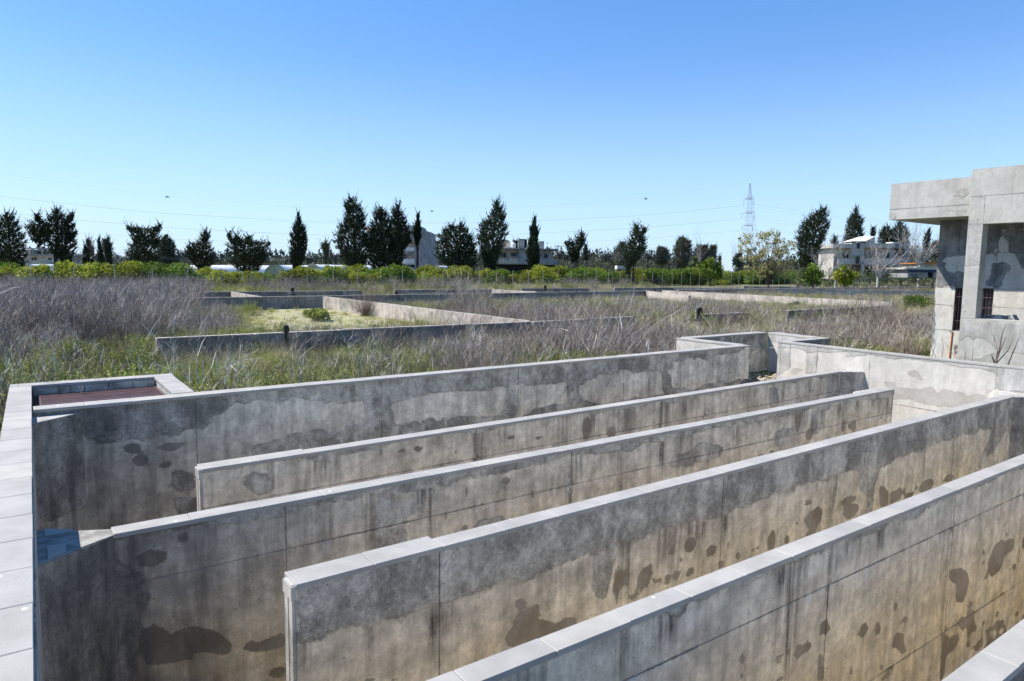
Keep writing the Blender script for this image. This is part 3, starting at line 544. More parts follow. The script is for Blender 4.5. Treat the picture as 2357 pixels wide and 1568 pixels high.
runs = p.runs('c4', [(40, 880, 50, 1230, 1.2), (130, 870, 40, 1130, 1.1), (600, 690, 22, 760, .9), (790, 590, 10, 800, 1.1), (830, 590, 35, 790, 1.2), (860, 800, 25, 1300, .6), (800, 800, 30, 1250, .5), (985, 500, 14, 730, 1.4), (970, 700, 14, 950, .5), (1090, 470, 20, 600, .5), (1160, 440, 25, 640, .8), (1240, 420, 30, 600, 1.0), (1310, 410, 16, 560, 1.0), (1370, 380, 18, 640, 1.0), (1460, 340, 35, 520, 1.1), (1545, 320, 20, 470, 1.0), (1350, 640, 25, 900, .5), (1125, 500, 7, 700, 1.3), (1110, 700, 8, 900, 1.2), (1060, 1180, 10, 1300, .8), (1910, 160, 7, 330, 1.0), (1890, 400, 6, 600, .9), (2000, 120, 25, 230, .5), (1800, 240, 35, 300, .5), (-150, 1000, 60, 1300, .8), (1320, 1000, 12, 1250, .4), (930, 1150, 12, 1280, .5)])
W5 = baffle('long baffle wall nearest but one to the camera, crossing the lower right of the picture', P0, P1, .125, jt, [.325, 1.37], coat, spot, end0=False, dirt=runs)
# W6, nearest, only its right part in the frame
P0 = (3.0, 1.20); P1 = (13.6, 1.24)
W6 = baffle('nearest baffle wall, only its pale top cutting the bottom right corner', P0, P1, .145, [3.2, 6.4], [.37], [[(-.1, -.1), (11, -.1), (11, .3), (-.1, .3)]], [], dark=[(0, 99, .5)])

# ---- right hand wall
P0 = (14.28, 9.33); P1 = (13.57, -4.0); p = Plan(P0, P1, ZO - .034)
t = thing('tank_right_wall', 'sunlit pale wall closing the right end of the tank', 'wall', (14.2, 5, ZBOT))
body(t, line_quad(P0, P1, 0, .19), ZBOT, ZO - .034)
slabs(t, P0, P1, .016, .205, ZO, L=.56)
coat = [p.edge(('g4', [(985, 420), (1250, 440), (1500, 470), (1560, 560), (1700, 510), (2357, 520)]), ('g3', [(300, 160), (870, 100), (1100, 130), (1700, 180), (2000, 220), (2357, 260)]), ('g5', [(640, 355), (850, 415), (1100, 440), (1400, 470), (1650, 520), (1720, 600), (1700, 850), (1850, 900), (2234, 920)])),
        p.poly('g4', [(970, 430), (1230, 480), (1215, 820), (960, 980)]), p.poly('g4', [(1530, 600), (1760, 560), (1720, 900), (1540, 940)])]
spot = [p.poly('g3', [(1560, 420), (1610, 392), (1660, 400), (1720, 380), (1760, 410), (1790, 490), (1830, 530), (1872, 560), (1860, 590), (1830, 600), (1795, 545), (1720, 520), (1680, 495), (1640, 505), (1590, 490)]),
        p.poly('g3', [(1120, 640), (1120, 590), (1200, 600), (1290, 620), (1360, 655), (1362, 712), (1450, 718), (1540, 712), (1650, 738), (1740, 735), (1830, 752), (1850, 715), (1960, 715), (1975, 688), (2060, 700), (2068, 790), (2150, 830), (2190, 800), (2220, 740), (2357, 755), (2357, 1068), (2230, 1060), (2165, 1085), (2050, 1040), (1900, 1030), (1800, 990), (1700, 970), (1640, 930), (1400, 925), (1330, 940), (1200, 930), (1200, 720)]),
        p.poly('g5', [(600, 900), (640, 870), (800, 900), (895, 940), (915, 905), (1000, 920), (1120, 985), (1140, 1020), (1190, 990), (1300, 965), (1430, 980), (1530, 1020), (1560, 1060), (1300, 1110), (1000, 1180), (830, 1245), (760, 1215), (650, 1190), (590, 1220), (500, 1190)]), p.poly('g4', [(1230, 870), (1300, 815), (1380, 812), (1470, 850), (1480, 880), (1400, 890), (1330, 950), (1260, 940)])]
jy = [p.pt('g4', 1050, 600)[0], p.pt('g4', 1230, 600)[0], p.pt('g4', 1735, 700)[0], p.pt('g3', 850, 250)[0], p.pt('g5', 1690, 700)[0], 6.4, 9.0, 13.34]
face_panels(t, P0, P1, ZO - .034, rect_grid(jy, [.98], ZO - ZBOT - .1), M['wall_pale'], coat, spot)
# ---- outlet chamber beyond the rear right corner
def pwall(name, label, P0, P1, tb, jn, mat='wall_pale', Lsl=.5, coat=(), spot=(), zb=ZG - .3, seam=(), dark=(), tf=.014):
    t = thing(name, label, 'wall', (P0[0], P0[1], ZG)); L = (Vector(P1) - Vector(P0)).length
    body(t, line_quad(P0, P1, 0, tb), zb, ZO - .034, 'wall_pale'); slabs(t, P0, P1, tf, tb + .012, ZO, L=Lsl)
    face_panels(t, P0, P1, ZO - .034, rect_grid([L * (k + 1) / jn for k in range(jn)], list(seam), ZO - zb - .05), M[mat], coat, spot, dark=dark); return t
pwall('chamber_left_wall', 'pale wall running back from the end of the long rear tank wall', (12.71, 11.03), (12.71, 9.30), .25, 2)
pwall('chamber_back_wall', 'rear wall of the small outlet chamber, grey band along its top', (12.98, 10.84), (16.13, 10.90), .28, 2, 'wall_back', coat=[[(-.1, -.1), (3.3, -.1), (3.3, .45), (2.6, .42), (1.6, .40), (.8, .38), (-.1, .35)], [(1.1, .95), (1.6, .85), (2.0, .9), (2.6, .8), (2.7, 1.1), (2.2, 1.0), (1.6, 1.1), (1.1, 1.1)]])
pwall('chamber_right_wall', 'right side wall of the outlet chamber, half in diagonal shadow', (16.14, 10.86), (15.90, 9.44), .32, 1, coat=[[(-.1, -.1), (1.5, -.1), (1.5, .16), (-.1, .2)]])
pwall('chamber_front_wall', 'low dark-faced return wall between outlet chamber and right tank wall', (14.49, 9.14), (16.2, 9.16), .2, 1, 'wall_back', coat=[[(-.1, -.1), (2, -.1), (2, 2), (-.1, 2)]], dark=[(0, 99, .5)])
t = thing('conduit', 'thin pale conduit crossing the outlet chamber wall', 'pipe', (15.0, 10.8, -2.0))
a = cv('g4', 700, 452); b = cv('g4', 928, 427)
MB().tube([ony(*a, 10.78), onx(*b, 15.98)], .013, 6).build('pipe', M['galv'], t)
# rubble heap in the corner of the tank
rb = MB(); n = 34
def hz(x, y):
    r = math.hypot((x - 14.2) / 2.0, (y - 8.75) / 1.2)
    return ZBOT + (-2.46 - ZBOT) * max(0, 1 - max(0, r - .35) * .9) + .04 * noise.noise(Vector((x * 3, y * 3, 0)))
for i in range(n + 1):
    for j in range(n + 1):
        x = 12.2 + (14.24 - 12.2) * i / n; y = 7.75 + (9.12 - 7.75) * j / n; rb.v.append((x, y, hz(x, y)))
for i in range(n):
    for j in range(n): q = i * (n + 1) + j; rb.f.append((q, q + n + 1, q + n + 2, q + 1))
for k in range(420):
    x = random.uniform(12.9, 16.0); y = random.uniform(7.9, 10.7)
    if x > 14.2 and y < 9.4: continue
    z = hz(x, y) if x < 14.25 and y < 9.2 else ZG + .12 * max(0, 1 - abs(y - 9.2) / 1.2)
    s = random.uniform(.015, .05) * (1.5 if random.random() < .1 else 1); vs = []
    for (ax, ay, az) in ((1, 0, 0), (-1, 0, 0), (0, 1, 0), (0, -1, 0), (0, 0, 1), (0, 0, -1)):
        vs.append((x + ax * s * random.uniform(.6, 1.3), y + ay * s * random.uniform(.6, 1.3), z + az * s * random.uniform(.5, 1)))
    rb.add(vs, [(0, 2, 4), (2, 1, 4), (1, 3, 4), (3, 0, 4), (2, 0, 5), (1, 2, 5), (3, 1, 5), (0, 3, 5)])
for k in range(8):
    pass
tag(rb.build('rubble', M['rubble']), kind='stuff')
t = thing('plastic_bag', 'crumpled black plastic bag on the rubble in the far right corner of the tank', 'bag', (12.62, 8.4, -2.6))
bm_ = MB(); N_ = 10
c0 = Vector(ony(*cv('g4', 490, 1100), 8.5)); 
for i in range(N_ + 1):
    for j in range(N_):
        th = math.pi * i / N_; ph = 2 * math.pi * j / N_; r = 1 + .35 * noise.noise(Vector((math.cos(ph) * math.sin(th) * 2, math.sin(ph) * math.sin(th) * 2, math.cos(th) * 2)))
        bm_.v.append((c0.x + .24 * r * math.sin(th) * math.cos(ph), c0.y + .2 * r * math.sin(th) * math.sin(ph), c0.z - .02 + .13 * r * math.cos(th)))
for i in range(N_):
    for j in range(N_): bm_.f.append((i * N_ + j, i * N_ + (j + 1) % N_, (i + 1) * N_ + (j + 1) % N_, (i + 1) * N_ + j))
bm_.build('bag_body', M['black'], t)
MB().tube([c0 + Vector((.1, 0, .08)), c0 + Vector((.16, -.02, .15))], [.03, .012], 6).build('tied_neck', M['black'], t)

# ------------------------------------------------------------------ concrete building on the right
t = thing('concrete_building', 'unfinished raw concrete building with deep roof overhang, right of the tank', 'building', (18.5, 5, ZG))
XF = 17.40; XO = 17.50; XW = 18.53
def fy(px, py, X): q = onx(*cv('f5', px, py), X); return q.y, q.z
yo, zo = fy(270, 488, XO); zt_ = fy(284, 238, XO)[1]; zf = fy(1000, 122, XF)[1]; ycL = fy(815, 600, XF)[0]; ycR = fy(912, 700, XF)[0]; zop = fy(1000, 512, XF)[1]; zpar = fy(1000, 1183, XF)[1]; yw = fy(600, 900, XW)[0]
# roof slab and fascia
MB().box(XO + .001, 24, -4, yo, zo, zo + .16).build('roof_slab', M['render'], t)
face_panels(t, (XO + .012, yo), (XO + .012, ycL - .02), zt_, [(0, yo - ycL + .02, 0, .62), (0, yo - ycL + .02, .62, zt_ - zo)], M['render'], coat=[(((.8, .35)), (.5, .1))], step=.12)
MB().box(XO + .012, XO + .2, ycL - .3, yo - .003, zo + .161, zt_ - .002).build('roof_parapet', M['render'], t)
MB().box(XO + .2, 24, yo - .2, yo - .002, zo + .161, zt_ - .01).build('roof_parapet', M['render'], t)
# front frame: column, beam above the opening, low wall below
MB().box(XF + .012, XF + .30, ycR, ycL, ZG - .3, zf).build('column', M['render'], t)
MB().box(XF + .012, XF + .30, -4, ycR - .001, zop, zf).build('beam', M['render'], t)
MB().box(XF + .012, XF + .30, -4, ycR - .001, ZG - .3, zpar).build('low_wall', M['render'], t)
Lf = ycL - .5
face_panels(t, (XF + .012, ycL), (XF + .012, .5), zf, [(0, Lf, 0, .60), (0, ycL - ycR, .60, zf - zop), (ycL - ycR, Lf, .60, zf - zop), (0, ycL - ycR, zf - zop, zf - zpar), (0, Lf, zf - zpar, zf - ZG + .2)], M['render'],
            coat=[[(-.1, 1.1), (.35, 1.0), (.35, 2.1), (-.1, 2.0)], [(-.1, 2.55), (.1, 3.0), (.3, 3.3), (6, 3.5), (6, 3.9), (-.1, 3.9)], [(-.1, 4.1), (.8, 4.15), (1.2, 4.5), (2, 4.4), (2.5, 4.7), (1, 4.75), (-.1, 4.7)]], step=.1)
# recessed wall with the barred windows
zs = fy(1000, 955, XW)[1]
y1a = fy(733, 1000, XW)[0]; y1b = y1a - .42; z1t = fy(735, 960, XW)[1]; z1b = fy(710, 1258, XW)[1]
y2b = fy(1002, 1000, XW)[0]; y2a = y2b + .36; z2t = fy(960, 966, XW)[1]; z2b = fy(960, 1150, XW)[1] - .08
yend = 0.0; zT = zo
def yz(y0, y1, z0, z1): MB().box(XW + .012, XW + .24, min(y0, y1), max(y0, y1), z0, z1).build('wall_core', M['building'], t)
yz(yw, y1a, ZG - .3, zT); yz(y1a, y1b, z1t, zT); yz(y1a, y1b, ZG - .3, z1b); yz(y1b, y2a, ZG - .3, zT); yz(y2a, y2b, z2t, zT); yz(y2a, y2b, ZG - .3, z2b); yz(y2b, yend, ZG - .3, zT)
Q = lambda a, b, c, d: (yw - a, yw - b, zT - c, zT - d)
ZS = [z1t, -.95, -1.75]
rects = []
for (ya, yb) in ((yw, y1a), (y1b, y2a), (y2b, yend)):
    rects += [Q(ya, yb, zT, .55), Q(ya, yb, .55, z1t), Q(ya, yb, z1t, -.72), Q(ya, yb, -.72, z1b), Q(ya, yb, z1b, ZG - .1)]
rects += [Q(y1a, y1b, zT, .55), Q(y1a, y1b, .55, z1t), Q(y1a, y1b, z1b, ZG - .1), Q(y2a, y2b, zT, .55), Q(y2a, y2b, .55, z1t), Q(y2a, y2b, z2b, ZG - .1)]
pb = Plan((XW, yw), (XW, yend), zT)  # dark coat patches below: stains plus overhang shade painted onto the wall
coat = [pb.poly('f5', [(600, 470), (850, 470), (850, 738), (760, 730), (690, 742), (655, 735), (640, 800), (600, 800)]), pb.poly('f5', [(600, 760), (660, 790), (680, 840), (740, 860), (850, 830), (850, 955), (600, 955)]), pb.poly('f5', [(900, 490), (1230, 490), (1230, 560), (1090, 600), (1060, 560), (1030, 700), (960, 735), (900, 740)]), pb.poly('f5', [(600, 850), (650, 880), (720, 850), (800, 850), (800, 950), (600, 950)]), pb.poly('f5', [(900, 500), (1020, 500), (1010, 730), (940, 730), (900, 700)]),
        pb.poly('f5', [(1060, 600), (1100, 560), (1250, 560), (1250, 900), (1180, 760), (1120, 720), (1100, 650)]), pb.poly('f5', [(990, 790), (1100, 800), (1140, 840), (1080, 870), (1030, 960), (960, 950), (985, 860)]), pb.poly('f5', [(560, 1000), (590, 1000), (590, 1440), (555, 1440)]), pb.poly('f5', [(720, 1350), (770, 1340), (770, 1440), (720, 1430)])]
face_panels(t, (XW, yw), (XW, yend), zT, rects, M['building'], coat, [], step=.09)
MB().box(XW + .24, 24, yw - .25, yw, ZG - .3, zT - .002).build('side_wall', M['building'], t)
MB().box(23.8, 24, -4, yw - .26, ZG - .3, zT - .002).build('rear_wall', M['building'], t)
# window grilles
for (ya, yb, za, zb) in ((y1a, y1b, z1t, z1b), (y2a, y2b, z2t, z2b)):
    wf = MB()
    wf.box(XW + .05, XW + .09, yb, ya, za - .03, za).box(XW + .05, XW + .09, yb, ya, zb, zb + .03).box(XW + .05, XW + .09, ya - .03, ya, zb + .03, za - .03).box(XW + .05, XW + .09, yb, yb + .03, zb + .03, za - .03)
    fr = wf.build('window_frame', M['metal_brown'], t)
    MB().box(XW + .14, XW + .15, yb, ya, zb, za).build('window_pane', M['window'], t)
    for k in range(1, 5):
        y = yb + (ya - yb) * k / 5; MB().tube([(XW + .03, y, zb), (XW + .03, y, za)], .006, 6).build('grille_bar', M['metal_brown'], t)
    for z in (za - .22, zb + .24): MB().tube([(XW + .028, yb, z), (XW + .028, ya, z)], .006, 6).build('grille_bar', M['metal_brown'], t)
MB().tube([onx(*cv('f5', 713, 1268), XW - .02), onx(*cv('f5', 690, 1470), XW - .02)], .015, 8).build('rusty_pipe', M['rust'], t)
# broken ledge seen through the opening
lg = MB(); pts = [(910, 1160), (940, 1152), (1000, 1150), (1060, 1158), (1130, 1150), (1150, 1190)]
tp = [onx(*cv('f5', *q), XF + .45) for q in pts]
for i in range(len(tp) - 1):
    a, b = tp[i], tp[i + 1]; lg.hexa([(a.x, a.y, -2.0), (b.x, b.y, -2.0), (b.x + .25, b.y, -2.0), (a.x + .25, a.y, -2.0)], [a, b, (b.x + .25, b.y, b.z), (a.x + .25, a.y, a.z)])
lg.build('broken_ledge', M['building'], t)
# bare sapling in front of the building
def twig_tree(mb, p, d, L, r, depth, rnd, spread=.5, up=.1):
    pts = [p]; q = p.copy(); dd = d.copy(); n = 3
    for k in range(n):
        dd = (dd + Vector((rnd.uniform(-1, 1), rnd.uniform(-1, 1), rnd.uniform(-1, 1))) * .16 + Vector((0, 0, up))).normalized(); q = q + dd * (L / n); pts.append(q.copy())
    mb.tube(pts, [r * (1 - .45 * k / n) for k in range(n + 1)], 4 if r > .03 else 3, cap=False)
    if depth <= 0: return
    for k in range(rnd.choice((2, 3, 3))):
        a = Vector((rnd.uniform(-1, 1), rnd.uniform(-1, 1), rnd.uniform(-.2, 1))).normalized(); nd = (dd * (1 - spread) + a * spread).normalized()
        twig_tree(mb, pts[rnd.choice((2, 3, 3))], nd, L * rnd.uniform(.6, .85), r * .55, depth - 1, rnd, spread, up)
rr = random.Random(3)
t = thing('bare_sapling', 'leafless dark sapling standing against the concrete building at the right edge', 'sapling', (16.6, 4.9, ZG))
m = MB()
X = 16.4
for pts in ([(1015, 1490), (1040, 1400), (1060, 1290), (1085, 1215)], [(1012, 1490), (1050, 1390), (1090, 1300)], [(1010, 1488), (990, 1440), (975, 1420)], [(1015, 1490), (1030, 1400), (1010, 1330), (1000, 1290)], [(1018, 1490), (1100, 1400), (1140, 1310)], [(1100, 1500), (1150, 1380), (1180, 1300)]):
    m.tube([onx(*cv('f5', *q), X + rr.uniform(-.15, .15)) for q in pts], [.022 if pts[0][0] < 1019 and pts[1][0] < 1045 else .012] + [.010] * (len(pts) - 2) + [.004], 5)
m.build('stem', M['brown_twig'], t)
m = MB()
for pts in ([(570, 1445), (590, 1380), (603, 1300)], [(640, 1450), (650, 1370), (640, 1310)], [(745, 1455), (700, 1400), (650, 1330)], [(600, 1445), (580, 1410), (560, 1350)], [(800, 1470), (805, 1400), (830, 1380)], [(850, 1475), (860, 1380)]):
    m.tube([onx(*cv('f5', *q), 17.2) for q in pts], [.008, .006, .003][:len(pts)], 4)
tag(rebase(m.build('bare_weed', M['brown_twig']), (17.2, 7.2, ZG)), 'few bare curved weed stems against the pale corner of the concrete building', 'weed')

# ------------------------------------------------------------------ low walls in the field
def fwall(label, a, b, th=.2, zt=ZF, side=1, z0=ZG - .2):
    A = onz(*a, zt); Bp = onz(*b, zt); e = Vector((Bp.x - A.x, Bp.y - A.y)).normalized(); n = Vector((e.y, -e.x)) * -side
    poly = [(A.x, A.y), (Bp.x, Bp.y), (Bp.x + n.x * th, Bp.y + n.y * th), (A.x + n.x * th, A.y + n.y * th)]
    m = MB(); L = math.hypot(Bp.x - A.x, Bp.y - A.y); k = max(1, int(L / 2.4)); t = thing('field_wall', label, 'wall', (A.x, A.y, ZG), 'low concrete walls in the overgrown field')
    if k > 40: k = 40
    dk_ = abs(e.x) > .8  # walls turned from the sun get their shade painted in as darker concrete
    for i in range(k):
        s0, s1 = i / k, (i + 1) / k; g_ = .006 / L
        P = [(A.x + (Bp.x - A.x) * s, A.y + (Bp.y - A.y) * s) for s in (s0 + g_, s1 - g_)]
        MB().prism([P[0], P[1], (P[1][0] + n.x * th, P[1][1] + n.y * th), (P[0][0] + n.x * th, P[0][1] + n.y * th)], z0, zt - .035, .0).build('cast_section', M['field_shaded' if dk_ else 'field'], t)
        zc_ = zt + random.uniform(-.012, .008); MB().prism([P[0], P[1], (P[1][0] + n.x * th, P[1][1] + n.y * th), (P[0][0] + n.x * th, P[0][1] + n.y * th)], zt - .034, zc_, .010).build('lit_top_strip', M['field'], t)  # added thin strip, its paler tone paints the sunlit top edge
    FW.append((A.x, A.y, Bp.x, Bp.y)); return t
FW = []
c = cv
fwall('nearest low wall in the field, its left end standing clear above the grass', (360, 778), (1225, 740))
fwall('low wall line continuing half hidden in dry stems towards the right', (1229, 741), (1462, 729))
fwall('low wall fragment barely showing between stems, right of the middle', c('b3', 1560, 408), c('b3', 1960, 392))
fwall('short low wall with a clear square end, in the scrub left of the concrete building', c('b4', 335, 412), c('b4', 1150, 372))
fwall('sunlit pinkish low wall running diagonally away from the nearest field wall', (1225, 738), (750, 682), side=1)
fwall('long low wall crossing the middle of the field behind the diagonal wall', c('b1', 1240, 283), (750, 681))
fwall('middle stretch of the long dark low wall, behind the sunlit diagonal', (751, 681), c('b3', 1155, 222))
fwall('dark low wall far left, almost level with the weeds', c('b1', 1240, 233), c('b1', 1835, 231))
fwall('dark far low wall right of the small sunlit wedge', c('b1', 1838, 231), c('b2', 880, 221))
fwall('small sunlit wedge of wall linking the two far left walls', c('b1', 2060, 268), c('b1', 1838, 232))
fwall('far low wall above the middle of the field', c('b2', 1135, 215), c('b2', 1910, 210))
fwall('short sunlit cross wall in the far middle of the field', c('b2', 2260, 229), c('b2', 1912, 211))
fwall('far dark low wall in front of the citrus trees, centre', c('b3', 170, 203), c('b3', 700, 203))
fwall('far dark low wall right of centre below the yellow bushes', c('b3', 900, 199), c('b3', 1370, 197))
fwall('long sunlit low wall running diagonally towards the concrete building', c('b4', 1240, 342), c('b3', 1285, 218))
fwall('short sunlit piece of wall beside the start of the long diagonal', c('b3', 1500, 262), c('b3', 1157, 222))
fwall('far sunlit low wall running right behind the dry scrub', c('b4', 1590, 247), c('b3', 1367, 197))
fwall('far dark low wall on the right, in front of the grey house', c('b3', 1400, 215), c('b4', 1590, 208))
fwall('farthest low wall at the right, a thin dark line', c('b3', 1915, 187), c('b4', 450, 207))
def stub(label, x, ytop, ybot, zb, r=.08, w=None):
    b = onz(x, ybot, zb); h = (ybot - ytop) / (ybot - (608 + .0128 * x)) * -zb
    t = thing('post_stub', label, 'post', (b.x, b.y, zb - .25), 'dark stubs standing on the field walls')
    MB().tube([b - Vector((0, 0, .25)), b + Vector((0, 0, h - .03)), b + Vector((0, 0, h))], [r, r, r * .85], 10).build('post_shaft', M['black'], t)
    MB().box(b.x - r * 1.3, b.x + r * 1.3, b.y - r * 1.3, b.y + r * 1.3, zb - .3, zb - .22).build('post_foot', M['black'], t)
b_ = onz(660, 772, ZF); stub('thick dark pipe stub at the nearest field wall', 659, 749, 771, ZF, .075)
stub('dark stub on the far left wall beside the sunlit wedge', *[c('b1', 2297, 200)[0], c('b1', 2297, 200)[1], c('b1', 2297, 226)[1]], ZF, .13)
stub('dark stub on the long dark middle wall', c('b2', 1150, 228)[0], c('b2', 1150, 228)[1], c('b2', 1150, 248)[1], ZF, .13)
stub('dark stub on the far central wall', c('b2', 1610, 190)[0], c('b2', 1610, 190)[1], c('b2', 1610, 212)[1], ZF, .13)
stub('dark stub above the far wall left of the yellow bushes', c('b3', 355, 180)[0], c('b3', 355, 180)[1], c('b3', 355, 204)[1], ZF, .13)
stub('broad dark block among dry stems right of the middle', c('b3', 1565, 355)[0], c('b3', 1565, 355)[1], c('b3', 1565, 408)[1], ZF, .12)
stub('small dark stub on the far right wall line', c('b4', 537, 205)[0], c('b4', 537, 205)[1], c('b4', 537, 220)[1], ZF, .15)
stub('dark stub close to the corner of the concrete building', c('b4', 1568, 185)[0], c('b4', 1568, 185)[1], c('b4', 1568, 210)[1], ZF, .15)
# ------------------------------------------------------------------ foliage builders
def diamonds(C, Uv, W, l, w_):
    """leaf-shaped quads: centres C, long axis Uv, side axis W (all N x 3)"""
    l = np.asarray(l).reshape(-1, 1); w_ = np.asarray(w_).reshape(-1, 1)
    V = np.stack([C - Uv * l, C + W * w_, C + Uv * l, C - W * w_], 1).reshape(-1, 3)
    return V, np.arange(len(V)).reshape(-1, 4)
def unit(a): return a / (np.linalg.norm(a, axis=-1, keepdims=True) + 1e-9)
def leaf_cloud(C, U, l, w_, jit=.5, r=rng):
    n = len(C); U = unit(U + r.normal(0, jit, (n, 3))); W = unit(np.cross(U, r.normal(0, 1, (n, 3)))); return diamonds(C, U, W, l, w_)
def crown(rows, n_spray, per=7, length=.7, leaf=(.17, .06), up=.6, gap=0.0, r=rng, jit=.35, depth=1.0, spikes=0):
    """rows: (height, left, right) outline of the crown in metres from the trunk foot; sprays fill it, denser near the outline"""
    rows = sorted(rows); H = np.array([q[0] for q in rows]); Lf = np.array([q[1] for q in rows]); Rt = np.array([q[2] for q in rows])
    wd = np.maximum(Rt - Lf, .05); cum = np.concatenate([[0], np.cumsum((wd[1:] + wd[:-1]) / 2 * np.diff(H))]); cum /= cum[-1]
    z = np.interp(r.uniform(0, 1, n_spray * 2), cum, H); l0 = np.interp(z, H, Lf); r0 = np.interp(z, H, Rt); hw = (r0 - l0) / 2; cx = (l0 + r0) / 2
    th = r.uniform(0, 2 * math.pi, len(z)); rho = r.uniform(0, 1, len(z)) ** .42
    X = cx + hw * rho * np.cos(th); Y = np.minimum(hw, 2.6) * depth * rho * np.sin(th)
    if gap:
        s = r.uniform(0, 99); keep = np.array([noise.noise(Vector((a * .75 + s, b * .75, c * .75))) > -.5 + gap for a, b, c in zip(X, Y, z)])
    else: keep = np.ones(len(z), bool)
    X, Y, z, cx, hw = [q[keep][:n_spray] for q in (X, Y, z, cx, hw)]; n = len(X)
    ph = r.uniform(0, 9, 3); a_ = np.arctan2(Y, X - cx); lump = 1 + .20 * np.sin(a_ * 2 + z * 2.3 + ph[0]) * np.sin(z * 3.1 + ph[1]) + .12 * np.sin(a_ * 3 + z * 5.7 + ph[2]); X = cx + (X - cx) * lump; Y = Y * lump
    out = np.stack([X - cx, Y, np.zeros(n)], 1); out = unit(out); D = unit(out * .8 + np.array([0, 0, up]) + r.normal(0, .22, (n, 3)))
    base = np.stack([X, Y, z], 1) - D * length * .6
    k = np.repeat(np.arange(n), per); tpos = np.tile(np.linspace(.1, 1, per), n); Ls = r.uniform(.6, 1.25, n)[k] * length
    C = base[k] + D[k] * (tpos * Ls)[:, None] + r.normal(0, .06, (n * per, 3)) * (1.25 - tpos)[:, None] * length
    V, Fq = leaf_cloud(C, D[k], leaf[0] * (1.15 - .5 * tpos), leaf[1] * (1.2 - .7 * tpos), jit, r)
    if spikes:
        m = int(spikes * (H[-1] - H[0])); zs = r.uniform(H[0] + .12 * (H[-1] - H[0]), H[-1], m) if m else np.zeros(0); sd = r.choice([-1, 1], m) * r.uniform(.35, 1, m); l1, r1 = np.interp(zs, H, Lf), np.interp(zs, H, Rt); hw1 = (r1 - l1) / 2
        bx = (l1 + r1) / 2 + sd * hw1 * .86; by = np.minimum(hw1, 2.4) * np.sqrt(1 - sd ** 2 * .98) * r.choice([-1, 1], m); B0 = np.stack([bx, by, zs], 1); dr = unit(np.stack([sd * .75 + r.normal(0, .15, m), by * .2, r.uniform(.5, 1.1, m) * min(1.6, up + .5)], 1)); Ls2 = r.uniform(.7, 1.55, m) * length * 1.15
        p2 = 15; kk = np.repeat(np.arange(m), p2); tt = np.tile(np.linspace(-.5, 1, p2), m); C2 = B0[kk] + dr[kk] * (tt * Ls2[kk])[:, None] + np.array([0, 0, 1]) * (np.clip(tt, 0, 1) ** 2 * .22 * Ls2[kk])[:, None] + r.normal(0, .10, (m * p2, 3)) * (1.05 - np.clip(tt, 0, 1))[:, None] * length
        V2, F2 = leaf_cloud(C2, dr[kk], leaf[0] * (1.1 - .5 * tt), leaf[1] * (1.15 - .65 * tt), jit, r); Fq = np.concatenate([Fq, F2 + len(V)]); V = np.concatenate([V, V2])
    return V, Fq
def ball_crown(rx, rz, zc, n, leaf=(.13, .07), lumps=9, r=rng, hollow=.45):
    """rounded bushy crown made of lumps of leaves"""
    Cs = []; 
    for k in range(lumps):
        a = r.uniform(0, 2 * math.pi); b = r.uniform(-1.0, 1); q = r.uniform(.25, .75)
        Cs.append((math.cos(a) * rx * q * math.sqrt(1 - max(0, b) ** 2 * .6), math.sin(a) * rx * q * math.sqrt(1 - max(0, b) ** 2 * .6), zc + rz * b * .62, r.uniform(.38, .62)))
    Cs = np.array(Cs); k = r.integers(0, lumps, n); d = unit(r.normal(0, 1, (n, 3))); rr_ = r.uniform(hollow, 1.08, n) ** .6
    C = Cs[k, :3] + d * (Cs[k, 3] * rr_)[:, None] * np.array([rx, rx, rz]); C[:, 2] = np.maximum(C[:, 2], .05)
    return leaf_cloud(C, d, r.uniform(.7, 1.3, n) * leaf[0], r.uniform(.7, 1.3, n) * leaf[1], .8, r)
def rowsm(crop, rows, D, vx0):
    """outline measured in the picture -> metres at camera depth D"""
    out = []
    for (y, xl, xr) in rows:
        a = cv(crop, xl, y); b = cv(crop, xr, y); z = at((a[0] + b[0]) / 2, a[1], D).z - ZG
        out.append((z, (a[0] - vx0) * D / F, (b[0] - vx0) * D / F))
    return out
HR = Vector((A_.x, B_.x, 0)).normalized()       # horizontal direction parallel to the picture plane
ROT = math.atan2(HR.y, HR.x)
